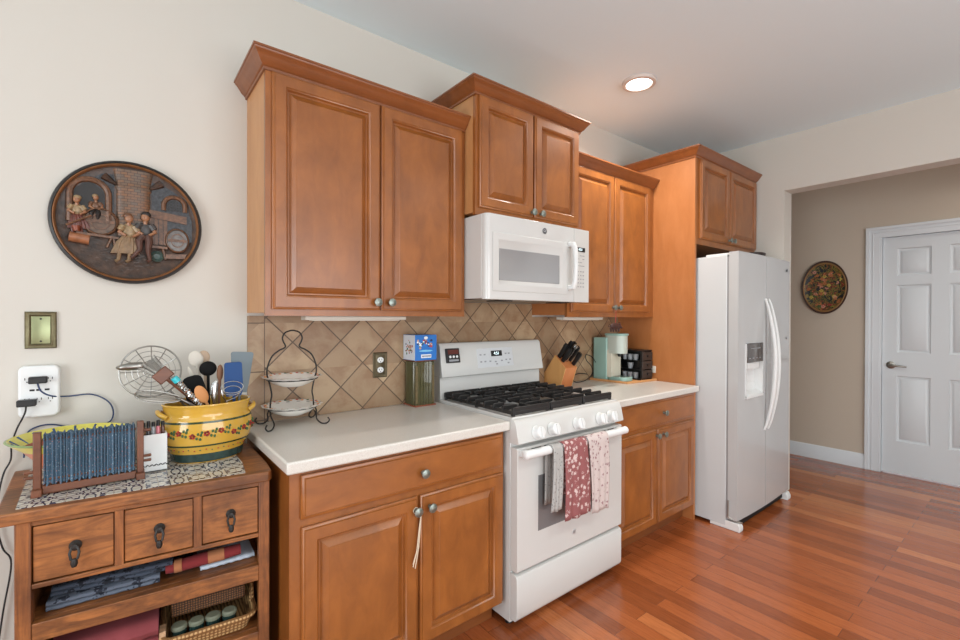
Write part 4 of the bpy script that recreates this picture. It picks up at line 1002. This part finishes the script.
m.tube(curve_pts([(c0[0]-.048, c0[1], c0[2]+.006), (c0[0]-.06, c0[1], c0[2]+.012), (c0[0]-.062, c0[1]+.004, c0[2]), (c0[0]-.055, c0[1], c0[2]-.004)], 4), .002, 6)
m.build('pig_body', plain('dark_red_iron', srgb(62, 34, 28), .5), t)
MB().tube([(2.107, -.3485, 1.445), (2.109, -.3475, 1.40), (2.10, -.35, 1.335)], .0018, 6).build('cord', M_red, t)

# ------------------------------------------------------------------ rustic dresser (local frame, turned a little)
A = -.1; OX, OY = -.69, -.005
ca, sa = math.cos(A), math.sin(A)
def dl(x, y, z=0): return (OX+x*ca-y*sa, OY+x*sa+y*ca, z)
DT = Matrix.Translation((OX, OY, 0)) @ Matrix.Rotation(A, 4, 'Z')
def DMB(): m = MB(); m.T = DT.copy(); return m
t = thing('tile_top_dresser', 'rustic pine cabinet with blue tile top, drawers and open shelves', 'dresser', dl(.38, -.2))
zt = .862
m = DMB(); poly = [(.062, -.462), (.04, -.32), (.0, 0.0), (.0, .0), (.655, -.0), (.682, -.04), (.697, -.22), (.703, -.30), (.700, -.448), (.69, -.462)]
poly = [(.066, -.455), (.056, -.40), (.0, -.012), (.655, -.012), (.68, -.05), (.696, -.22), (.708, -.36), (.708, -.44), (.698, -.455)]
m.prism(poly, 'z', .83, zt); m.build('top', M_pine, t, bevel=.004)
m = DMB(); m.prism([(.098, -.420), (.042, -.02), (.60, -.02), (.638, -.296), (.638, -.42)], 'z', zt, zt+.0015)
m = DMB(); m.prism([(.097, -.425), (.040, -.02), (.60, -.02), (.634, -.30), (.632, -.43)], 'z', zt-.002, zt+.0015); m.build('tile_inlay', M_btile, t)
x0, x1, yf, yb = .097, .702, -.44, -.02
for a, b in ((x0, x0+.032), (x1-.032, x1)):
    for c, dd in ((yf, yf+.035), (yb-.035, yb)):
        m = DMB(); m.box(a, b, c, dd, 0, .83); m.build('leg', M_pinez, t, bevel=.002)
for a in (x0+.008, x1-.022):
    m = DMB(); m.box(a, a+.014, yf+.035, yb-.035, .06, .83); m.build('side_board', M_pinez, t)
m = DMB(); m.box(x0+.032, x1-.032, yb-.012, yb, .06, .83); m.build('back_board', M_pine, t)
m = DMB(); m.box(x0+.032, x1-.032, yf+.004, yf+.03, .815, .83); m.build('top_rail', M_pine, t)
m = DMB(); m.box(x0+.032, x1-.032, yf+.002, yf+.03, .648, .661); m.box(x0+.032, x1-.032, yf+.03, yb-.012, .648, .656); m.build('drawer_rail', M_pine, t, bevel=.002)
m = DMB(); m.box(.301, .321, yf+.002, yf+.03, .661, .815); m.box(.490, .511, yf+.002, yf+.03, .661, .815); m.build('divider', M_pinez, t)
for (a, b), kx in zip(((.1315, .2985), (.3225, .4885), (.5125, .668)), (.217, .405, .590)):
    m = DMB(); m.box(a, b, yf+.006, yf+.03, .664, .811); m.box(a+.006, b-.006, yf+.03, yb-.05, .668, .79); dw = m.build('drawer', M_pined, t, bevel=.002)
    m = DMB(); m.lathe([(.014, -.006), (.014, -.001), (.009, .004), (.007, .010), (0, .011)], (kx, yf, .742), 16, axis='y', cap1=False)
    m.tube([(kx-.006, yf-.008, .742), (kx-.010, yf-.012, .728), (kx-.007, yf-.014, .712), (kx, yf-.014, .708), (kx+.007, yf-.014, .712), (kx+.010, yf-.012, .728), (kx+.006, yf-.008, .742)], .0032, 8)
    m.tube([(kx, yf-.013, .712), (kx, yf-.015, .700), (kx, yf-.014, .692)], [.007, .008, .006], 10)
    m.build('pull', M_wire, dw)
for z0, z1_, zf in ((.506, .556, .536), (.285, .338, .32)):
    m = DMB(); m.box(x0+.032, x1-.032, yf+.002, yf+.03, z0, z1_-.0); m.prism([(yf+.03, z1_-.022), (yf+.03, z1_-.0), (yb-.012, z1_-.0), (yb-.012, z1_-.022)], 'x', x0+.022, x1-.022); m.build('shelf', M_pine, t, bevel=.002)
m = DMB(); m.box(x0+.032, x1-.032, yf+.002, yf+.03, .09, .14); m.box(x0+.022, x1-.022, yf+.03, yb-.012, .12, .14); m.build('shelf', M_pine, t, bevel=.002)

# things on the dresser shelves
def folded(name, label, cat, x0, x1, y0, y1, z0, h, mat, layers=2, rz=0, grp=None):
    m = MB(); cx_, cy_ = (x0+x1)/2, (y0+y1)/2; m.T = DT @ Matrix.Translation((cx_, cy_, 0)) @ Matrix.Rotation(rz, 4, 'Z') @ Matrix.Translation((-cx_, -cy_, 0))
    for i in range(layers):
        za = z0+h*i/layers; zb = z0+h*(i+1)/layers-.0008; zm = (za+zb)/2; r = (zb-za)/2; n = 24; R = []
        for j in range(n+1):
            x = x0+(x1-x0)*j/n; wob = .002*math.sin(j*1.7+i*2); ring = []
            for a in (-90, -120, -150, -180, -210, -240, -270): ring.append((x, y0+wob+r+r*1.4*math.cos(math.radians(a)), zm+r*math.sin(math.radians(-a)) if False else zm+r*math.sin(math.radians(a))))
            ring += [(x, y1, zb), (x, y1, za)]
            R.append(ring)
        m.rings(R)
    o = m.build(name, mat); tag(o, label, cat, grp); return o
folded('folded_cloth', 'folded blue-grey patterned cloth, lower of the two on the upper shelf', 'cloth', .145, .40, -.39, -.06, .557, .026, M_navy, 2, .02)
folded('folded_cloth', 'folded dark blue-grey cloth lying on top of the paler one', 'cloth', .16, .44, -.375, -.06, .584, .026, spotted('dark_blue_cloth', srgb(66, 74, 88), srgb(24, 27, 36), 30, .32, .95, 1.4), 2, -.03)
folded('folded_cloth', 'folded pale cloth beneath the red cloth on the upper shelf', 'cloth', .50, .655, -.38, -.08, .557, .016, plain('pale_blue_cloth', srgb(176, 186, 198), .9), 1, .06)
m = DMB(); m.tube([(.418, -.37, .586), (.46, -.372, .588), (.52, -.375, .592), (.58, -.378, .595), (.622, -.378, .597)], [.017, .021, .022, .021, .019], 16, False, .85)
m.m = 1
for a, b in ((.44, .46), (.53, .575)): m.tube([(a, -.371-(a-.42)*.04, .587+(a-.42)*.05), (b, -.371-(b-.42)*.04, .587+(b-.42)*.05)], .0222, 16, False, .87)
tag(m.build('rolled_cloth', [M_rose if 0 else plain('crimson_cloth', srgb(118, 36, 38), .95), plain('tan_band_cloth', srgb(160, 104, 68), .95)]), 'rolled red cloth with tan bands on the upper dresser shelf', 'cloth')
m = DMB(); m.box(.425, .49, -.35, -.08, .557, .568); tag(m.build('flat_cloth', M_navy, bevel=.003), 'flat dark cloth under the left end of the rolled red cloth', 'cloth')
folded('folded_blanket', 'folded dusty red cloth at the left of the lower dresser shelf', 'cloth', .15, .395, -.40, -.05, .339, .115, M_rose, 2, .03)
# wicker basket with jars and a rattan lid
M_lid = plain('jar_lid_sage', srgb(118, 122, 104), .5)
t = thing('wicker_basket', 'honey-colored wicker basket on the lower dresser shelf', 'basket', dl(.54, -.25, .339))
m = DMB(); def_r = []
for z, e in ((.340, .0), (.365, .008), (.385, .016)):
    def_r.append([(a, b, z) for a, b in rrect(.425-e, .645+e, -.40-e, -.09+e, .03, 5)])
inn = [[(a, b, z) for a, b in rrect(.425-e+.006, .645+e-.006, -.40-e+.006, -.09+e-.006, .026, 5)] for z, e in ((.385, .016), (.365, .008), (.346, 0))]
m.rings(def_r+inn); m.build('basket_body', M_wicker, t)
m = DMB(); m.tube([(a, b, .387) for a, b in rrect(.407, .663, -.418, -.072, .034, 5)], .008, 8, True); m.build('rim', M_wicker, t)
m = DMB(); m.tube(curve_pts([(.66, -.10, .385), (.662, -.11, .43), (.661, -.2, .45), (.662, -.30, .43), (.66, -.33, .385)], 5), .008, 8); m.build('handle', M_wicker, t)
for i in range(4):
    x = .452+.046*i
    j = thing('glass_jar', 'small jar with a pale round lid standing in the wicker basket', 'jar', dl(x, -.375, .347), 0, 'jars in the wicker basket')
    m = DMB(); m.lathe([(.02, 0), (.0205, .005), (.0205, .042), (.0, .042)], (x, -.368, .347), 18, cap1=False); m.build('body', M_pblue, j)
    m = DMB(); m.lathe([(.022, 0), (.022, .008), (.018, .012), (0, .012)], (x, -.368, .3895), 18, cap1=False); m.build('lid', M_lid, j)
m = DMB(); m.T = DT @ Matrix.Translation((.535, -.225, .425)) @ Matrix.Rotation(-.04, 4, 'X'); m.box(-.105, .105, -.118, .12, -.018, .026)
tag(m.build('rattan_box', M_rattan, bevel=.006), 'dark woven rattan box resting on the wicker basket', 'box')
m = DMB(); m.box(.402, .418, -.40, -.36, .339, .41)
tag(m.build('striped_book', [plain('striped_cover', srgb(210, 170, 130), .7, 0, .5, 70)]), 'small light striped bundle between red cloth and wicker basket', 'bundle')

# ------------------------------------------------------------------ things on the dresser top
ztt = zt+.0018
# wooden rack with shirred fabric
t = thing('fabric_rack', 'small wooden rack holding gathered blue floral fabric, on the dresser', 'rack', (-.49, -.345, ztt))
LX, RX, RY = -.604, -.372, -.345
for x in (LX, RX):
    m = MB(); m.box(x-.0085, x+.0085, RY-.010, RY+.010, ztt+.001, 1.041); m.box(x-.011, x+.011, RY-.028, RY+.03, ztt, ztt+.02); m.build('post', M_brown, t, bevel=.002)
m = MB(); m.box(LX+.011, RX-.011, RY-.014, RY+.014, ztt+.004, ztt+.026); m.build('bottom_rail', M_brown, t, bevel=.002)
m = MB()
for z in (.915, .93, 1.01):
    for s_, x in ((-1, LX), (1, RX)):
        if z < 1 or s_ > 0: m.tube([(x+s_*.008, RY, z), (x+s_*.026, RY, z), (x+s_*.028, RY, z)], [.004, .005, .002], 8)
m.build('peg', M_brown, t)
m = MB(); 
for z in (.905, 1.018): m.cyl((LX+.01, RY, z), (RX-.01, RY, z), .004, 8)
m.build('rod', M_brown, t)
m = MB(); nu = 220; rows = [(.893, .013, 1.3), (.900, .006, .8), (.908, .004, .6), (.92, .007, .8), (.96, .008, 1), (1.0, .007, .8), (1.012, .004, .6), (1.02, .007, .9), (1.034, .013, 1.3)]
vs = []; fs = []
for side in (-1, 1):
    for (z, y, am) in rows:
        for i in range(nu+1):
            u = i/nu; ph = 2*PI*25*u+1.1*math.sin(u*31)+.8*math.sin(u*57)
            vs.append((LX+.013+(RX-LX-.026)*u, RY+side*y+side*.006*am*math.sin(ph), z+(.003*math.sin(ph*.5+u*20) if z > 1.03 or z < .895 else 0)))
n = nu+1; nr = len(rows)
for s_ in range(2):
    for j in range(nr-1):
        for i in range(nu): a = s_*nr*n+j*n+i; fs.append((a, a+1, a+n+1, a+n))
for i in range(nu): a = (nr-1)*n+i; b = nr*n+(nr-1)*n+i; fs.append((a, a+1, b+1, b)); a = i; b = nr*n+i; fs.append((a, a+1, b+1, b))
m.add(vs, fs); m.build('gathered_fabric', M_fabric, t)

# colorful bowl behind
BX, BY = -.542, -.172
t = thing('painted_bowl', 'large flared bowl painted yellow, green and orange, behind the fabric rack', 'bowl', (BX, BY, ztt))
prof = [(0, 0), (.05, 0), (.052, .008), (.078, .05), (.115, .097), (.148, .124), (.152, .128), (.146, .130), (.112, .104), (.072, .055), (.045, .012), (0, .010)]
segs = [(0, 3, plain('bowl_rust', srgb(176, 92, 60), .3, coat=.4)), (3, 4, plain('bowl_orange', srgb(222, 130, 96), .3, coat=.4)), (4, 5, plain('bowl_yellow', srgb(218, 206, 84), .3, coat=.4)), (5, 7, plain('bowl_green', srgb(126, 160, 84), .3, coat=.4)), (7, 8, plain('bowl_lemon', srgb(226, 218, 100), .3, coat=.4)), (8, 11, plain('bowl_red_inner', srgb(150, 70, 44), .3, coat=.4))]
m = MB()
for i, (a, b, _) in enumerate(segs): m.m = i; m.lathe(prof[a:b+1], (BX, BY, ztt), 64, cap0=False, cap1=False)
bb = m.build('dish', [s_[2] for s_ in segs], t); weld(bb)
m = MB()
for i in range(16):
    a = 2*PI*i/16; m.tube([(BX+.141*math.cos(a), BY+.141*math.sin(a), ztt+.1265), (BX+.114*math.cos(a), BY+.114*math.sin(a), ztt+.1025)], .0035, 6)
m.build('painted_strokes', plain('bowl_blue', srgb(52, 84, 132), .3), t)

# white decorated box with little bottles
t = thing('white_ceramic_box', 'white open box with black scroll trim, left of the yellow pot', 'box', (-.337, -.29, ztt))
bx0, bx1, by0, by1 = -.374, -.300, -.311, -.268
m = MB(); m.box(bx0, bx1, by0, by0+.006, ztt, .985); m.box(bx0, bx1, by1-.006, by1, ztt, .985); m.box(bx0, bx0+.006, by0+.006, by1-.006, ztt, .985); m.box(bx1-.006, bx1, by0+.006, by1-.006, ztt, .985); m.box(bx0, bx1, by0, by1, ztt, ztt+.006)
m.build('box_body', M_whitep, t, bevel=.0015)
m = MB()
for i in range(6):
    x = -.362+.0115*i; m.tube(curve_pts([(x-.005, by0-.001, .884), (x-.002, by0-.001, .889), (x+.003, by0-.001, .884), (x+.007, by0-.001, .888)], 4), .0011, 5)
m.build('scroll_trim', M_black, t)
bcol = [('amber', srgb(96, 60, 38)), ('dark grey', srgb(52, 52, 56)), ('clear grey', srgb(150, 152, 156)), ('pink', srgb(206, 120, 128)), ('brown', srgb(86, 52, 40))]
for i, (nm, c) in enumerate(bcol):
    x = -.362+.0128*i; lb = plain('bottle_'+nm.replace(' ', '_'), c, .2, coat=.4)
    b = thing('small_bottle', 'tiny %s bottle with a black cap standing in the white box' % nm, 'bottle', (x, -.29, ztt+.0065), 0, 'tiny bottles in the white box')
    MB().lathe([(.0060, 0), (.0060, .125), (.0055, .135), (.004, .138), (0, .138)], (x, -.29, ztt+.0065), 14, cap1=False).build('glass', lb, b)
    MB().lathe([(.0052, 0), (.0048, .014+.004*(i % 2)), (0, .015+.004*(i % 2))], (x, -.29, ztt+.1445), 12, cap1=False).build('cap', M_black, b)

# yellow pot
PX, PY = -.172, -.215
t = thing('yellow_utensil_pot', 'large yellow oval glazed pot with painted flowers and green bands', 'pot', (PX, PY, ztt))
prof = [(.0, 0), (.108, 0), (.112, .004), (.116, .03), (.120, .04), (.136, .066), (.145, .10), (.146, .118), (.143, .136), (.139, .15), (.133, .160), (.132, .168), (.137, .192), (.140, .198), (.138, .202), (.131, .200), (.125, .168), (.134, .12), (.108, .02), (0, .012)]
bands = [(0, 3, M_pblue), (3, 5, M_yellow), (5, 19, M_yellow)]
def potcol(h): return 1 if (h < .033 or .0605 < h < .068 or .138 < h < .145) else 0
pr2 = []
def lerp(a, b, s_): return (a[0]+(b[0]-a[0])*s_, a[1]+(b[1]-a[1])*s_)
outer = []
for a, b in zip(prof[:14], prof[1:15]):
    for k_ in range(4): outer.append(lerp(a, b, k_/4))
outer.append(prof[14])
m = MB(); SYP = .80
full = outer+prof[15:]
for i in range(len(full)-1):
    a, b = full[i], full[i+1]; h = (a[1]+b[1])/2; out_ = i < len(outer)-1
    m.m = 0
    if out_:
        if .005 < h < .033: m.m = 2
        elif .062 < h < .070 or .140 < h < .1465: m.m = 1
    m.lathe([a, b], (PX, PY, ztt), 64, sy=SYP, cap0=False, cap1=False)
pb = m.build('pot_body', [M_yellow, M_olive, M_pblue], t); weld(pb)
def surf(a, h, off=.0006):
    for (r0, h0), (r1, h1) in zip(outer[:-1], outer[1:]):
        if h0 <= h <= h1 and h1 > h0: r = r0+(r1-r0)*(h-h0)/(h1-h0); break
    return (PX+(r+off)*math.cos(a), PY+(r+off)*SYP*math.sin(a), ztt+h)
m = MB()
for i in range(21):
    a0 = 2*PI*i/21+.1; h0 = .105+.007*math.sin(i*2.1)
    for j in range(5):
        b_ = 2*PI*j/5+i; m.m = 0 if j % 2 else 2; p = surf(a0+.042*math.cos(b_), h0+.0062*math.sin(b_)); m.ell(p, (.0045, .0045, .0038), 8, 5)
    m.m = 1
    for j, (da, dh) in enumerate(((.09, -.008), (.12, .007), (.16, -.011), (.18, .003), (.20, .012))): m.ell(surf(a0+da, h0+dh), (.004, .004, .0052), 8, 5)
for i in range(44):
    m.m = i % 2; m.ell(surf(2*PI*i/44, .045+.002*(i % 3)), (.0028, .0028, .0022), 6, 4)
m.build('painted_flowers', [M_red, M_green, plain('maroon_glaze', srgb(120, 36, 40), .35)], t)
for s_ in (0, PI):
    c_ = math.cos(s_); h = MB()
    h.tube(curve_pts([(PX+c_*.125, PY-.040, ztt+.158), (PX+c_*.143, PY-.03, ztt+.170), (PX+c_*.149, PY, ztt+.176), (PX+c_*.143, PY+.03, ztt+.170), (PX+c_*.125, PY+.040, ztt+.158)], 5), .0085, 10); h.build('handle', M_yellow, t)

# ------------------------------------------------------------------ utensils in the pot
IB = ztt+.014  # inside bottom
def frame_to(p, q):   # matrix with Z along p->q, origin at q
    d_ = (Vector(q)-Vector(p)).normalized(); x_ = Vector((1, 0, 0))-d_*d_.x; x_.normalize(); y_ = d_.cross(x_)
    return Matrix(((x_.x, y_.x, d_.x, q[0]), (x_.y, y_.y, d_.y, q[1]), (x_.z, y_.z, d_.z, q[2]), (0, 0, 0, 1)))
# wire spider strainer
c = Vector((-.337, -.165, 1.176)); foot = Vector((-.12, -.20, IB+.01))
t = thing('wire_strainer', 'large round spiderweb wire strainer leaning left out of the yellow pot', 'strainer', tuple(foot))
nrm = Vector((-.12, -1, .12)).normalized(); ex = Vector((1, -.12, 0)).normalized(); ez = ex.cross(nrm).normalized()*-1
def Cc(r, a, dome=0): return c+ex*r*math.cos(a)+ez*r*math.sin(a)-nrm*dome
MB().tube([Cc(.088, 2*PI*i/48) for i in range(48)], .0028, 8, True).build('rim', M_steel, t)
m = MB()
for r in (.022, .038, .054, .071): m.tube([Cc(r, 2*PI*i/40, .022*(1-(r/.088)**2)) for i in range(40)], .0011, 5, True)
for k_ in range(6):
    a = PI*k_/6; m.tube([Cc(.088*s_, a, .024*(1-s_*s_)) for s_ in [-1+.2*i for i in range(11)]], .0015, 5)
m.build('wire_mesh', M_steel, t)
e = Cc(.088, -.9); MB().tube([e, e+(foot-e)*.5, foot], .0035, 8).build('handle', M_steel, t)
# slotted ladle
t = thing('steel_ladle', 'steel serving spoon pointing far left out of the yellow pot', 'ladle', (-.15, -.235, IB+.01))
m = MB(); q = Vector((-.352, -.235, 1.20)); p = Vector((-.125, -.235, IB+.01)); el = Vector((-.29, -.235, 1.168))
m.tube(curve_pts([p, Vector((-.22, -.235, 1.08)), el, q], 5), .0035, 8, False, .5); m.build('handle', M_steel, t)
m = MB(); m.ell((-.385, -.236, 1.203), (.048, .016, .013), 16, 8, Matrix.Rotation(-.05, 3, 'Y')); m.build('bowl', M_steel, t)
# pastry brush with teal collar
t = thing('bristle_brush', 'brown-handled brush with grey bristles leaning left in the pot', 'brush', (-.16, -.25, IB+.02))
T = frame_to((-.215, -.25, 1.07), (-.302, -.25, 1.163))
m = MB(); m.T = T; m.box(-.026, .026, -.007, .007, -.012, .028); m.build('ferrule', M_brown, t, bevel=.003)
m = MB(); m.T = T
for i in range(22):
    u = -1+2*i/21; m.tube([(.022*u, random.uniform(-.003, .003), .024), (.030*u, random.uniform(-.006, .006), .075+random.uniform(-.006, .004))], .0014, 5)
m.build('bristles', M_steel, t)
m = MB(); m.tube([(-.302, -.25, 1.163), (-.20, -.25, 1.055), (-.12, -.24, .96)], .007, 10); m.build('handle', M_brown, t)
# twisted handle with teal end
t = thing('twisted_handle_utensil', 'shiny twisted metal handle with a teal end leaning left in the pot', 'utensil', (-.15, -.28, IB+.02))
p, q = Vector((-.185, -.283, 1.035)), Vector((-.272, -.283, 1.152))
m = MB(); m.T = frame_to(q, p)
L_ = (q-p).length
m.tube([(.0065*math.cos(i*.9), .0065*math.sin(i*.9), -L_+L_*i/60) for i in range(61)], .0042, 6); m.tube([(.0065*math.cos(i*.9+PI), .0065*math.sin(i*.9+PI), -L_+L_*i/60) for i in range(61)], .0042, 6); m.build('handle', M_chrome, t)
m = MB(); m.tube([q+(p-q)*.04, q+(q-p)*.09], .011, 14); m.build('teal_end', M_teal, t)
m = MB(); m.tube([p, (-.15, -.275, .98)], .005, 10); m.build('shaft', M_chrome, t)
# whisk
t = thing('wire_whisk', 'wire whisk lying low over the left rim of the pot', 'whisk', (-.17, -.27, IB+.05))
a0, b0 = Vector((-.255, -.262, 1.085)), Vector((-.385, -.262, 1.112)); ax = (b0-a0); m = MB()
for k_ in range(5):
    th = PI*k_/5; sd = (Vector((0, 1, 0))*math.cos(th)+Vector((0, 0, 1))*math.sin(th))
    m.tube([a0+ax*(.5-.5*math.cos(2*PI*i/28))+sd*.026*math.sin(2*PI*i/28)*(.6+.4*(.5-.5*math.cos(2*PI*i/28))) for i in range(28)], .0011, 5, True)
m.build('wires', M_steel, t); m = MB(); m.tube([a0+ax*.04, (-.20, -.255, 1.04), (-.13, -.24, .97)], .0055, 10); m.build('handle', M_steel, t)
def spoon(label, tip, foot, r, mat, name='spoon', hr=.005, thick=.006, hm=None, grp=None, yaw=0):
    t = thing(name, label, name.replace('_', ' '), foot, 0, grp)
    T = frame_to(foot, tip); m = MB(); m.T = T @ Matrix.Rotation(yaw, 4, 'Z')
    m.ell((0, 0, 0), (r[0], thick, r[1]), 18, 10); m.build('bowl', mat, t)
    tp, ft = Vector(tip), Vector(foot); m = MB(); m.tube([ft, tp+(ft-tp).normalized()*r[1]*.8], [hr*.9, hr], 10); m.build('handle', hm or mat, t)
def spatula(label, tip, foot, w_, h_, mat, wt=None, thick=.004, hm=None, round_=.008):
    t = thing('spatula', label, 'spatula', foot, 0)
    T = frame_to(foot, tip); m = MB(); m.T = T; wt = wt or w_
    pts = [(-w_/2*.8, -h_), (w_/2*.8, -h_), (w_/2, -h_*.8)]+[(wt/2-round_+round_*math.cos(a), -round_+round_*math.sin(a)) for a in (0, .5, 1, PI/2)]+[(-wt/2+round_-round_*math.cos(a), -round_+round_*math.sin(a)) for a in (PI/2, 1, .5, 0)]+[(-w_/2, -h_*.8)]
    m.prism(pts, 'y', -thick/2, thick/2); m.build('blade', mat, t, bevel=.001)
    tp, ft = Vector(tip), Vector(foot); dd = (ft-tp).normalized(); m = MB(); m.tube([ft, tp+dd*(h_-.005)], .005, 10); m.build('handle', hm or mat, t)
spoon('cream plastic ladle standing at the back left of the pot', (-.203, -.165, 1.212), (-.15, -.18, IB+.01), (.024, .030), M_cream, 'ladle')
spoon('cream and brown spoon standing behind the black ladle', (-.176, -.150, 1.215), (-.16, -.160, IB+.01), (.020, .026), plain('tan_spoon', srgb(184, 160, 136), .5), 'spoon')
spoon('pale plastic spoon handle leaning left at the back of the pot', (-.218, -.19, 1.15), (-.14, -.2, IB+.012), (.009, .04), M_cream, 'spoon', .005, .004)
spoon('black round ladle in the middle of the pot', (-.170, -.205, 1.178), (-.165, -.205, IB+.012), (.028, .027), M_nylon, 'ladle', .005, .011)
spatula('wide black nylon turner at the left of the pot', (-.226, -.235, 1.158), (-.155, -.235, IB+.012), .07, .115, M_nylon, .062, .006, None, .02)
spoon('slim brown wooden spoon standing upright beside the blue spatula', (-.132, -.205, 1.160), (-.14, -.205, IB+.013), (.011, .030), M_brown if 0 else plain('walnut_spoon', srgb(128, 88, 62), .6), 'wooden_spoon')
spoon('orange-brown wooden spoon leaning left at the front of the pot', (-.200, -.285, 1.098), (-.11, -.255, IB+.03), (.019, .034), plain('cherry_spoon', srgb(200, 138, 84), .55), 'wooden_spoon', .005, .006, None, None, .2)
spatula('bright blue silicone spatula at the right of the pot', (-.094, -.235, 1.199), (-.085, -.225, IB+.012), .062, .125, M_blue, .058, .008)
spatula('large blue-grey silicone spatula at the right rear of the pot', (-.052, -.18, 1.232), (-.075, -.19, IB+.012), .058, .155, M_gsil, .078, .006)
t = thing('coil_whisk', 'chrome looped wire whisk in front of the blue spatula', 'whisk', (-.12, -.27, IB+.03))
m = MB(); cc = Vector((-.103, -.272, 1.112))
for r, dz in ((.036, 0), (.028, -.012)): m.tube([cc+Vector((r*math.cos(2*PI*i/32), .3*r*math.sin(2*PI*i/32), dz+.55*r*math.sin(2*PI*i/32))) for i in range(32)], .0016, 6, True)
m.tube(curve_pts([cc+Vector((-.036, 0, 0)), cc+Vector((-.03, 0, -.03)), cc+Vector((-.018, .01, -.05))], 4), .0018, 6); m.tube(curve_pts([cc+Vector((.036, 0, 0)), cc+Vector((.015, 0, -.035)), cc+Vector((-.018, .01, -.05))], 4), .0018, 6); m.build('wire_loop', M_chrome, t)
m = MB(); m.tube([cc+Vector((-.018, .01, -.05)), (-.13, -.25, .93)], .004, 8); m.build('handle', M_chrome, t)
t = thing('steel_peeler', 'shiny steel utensil with a clear head, middle of the pot', 'utensil', (-.16, -.24, IB+.02))
m = MB(); m.tube([(-.153, -.243, 1.05), (-.157, -.243, 1.09), (-.154, -.243, 1.125), (-.150, -.243, 1.135)], [.006, .011, .012, .004], 12, False, .5); m.build('head', M_chrome, t)
m = MB(); m.tube([(-.153, -.243, 1.05), (-.155, -.235, .93)], .004, 8); m.build('handle', M_chrome, t)

for o in bpy.data.objects:
    if '_o' in o.keys(): del o['_o']
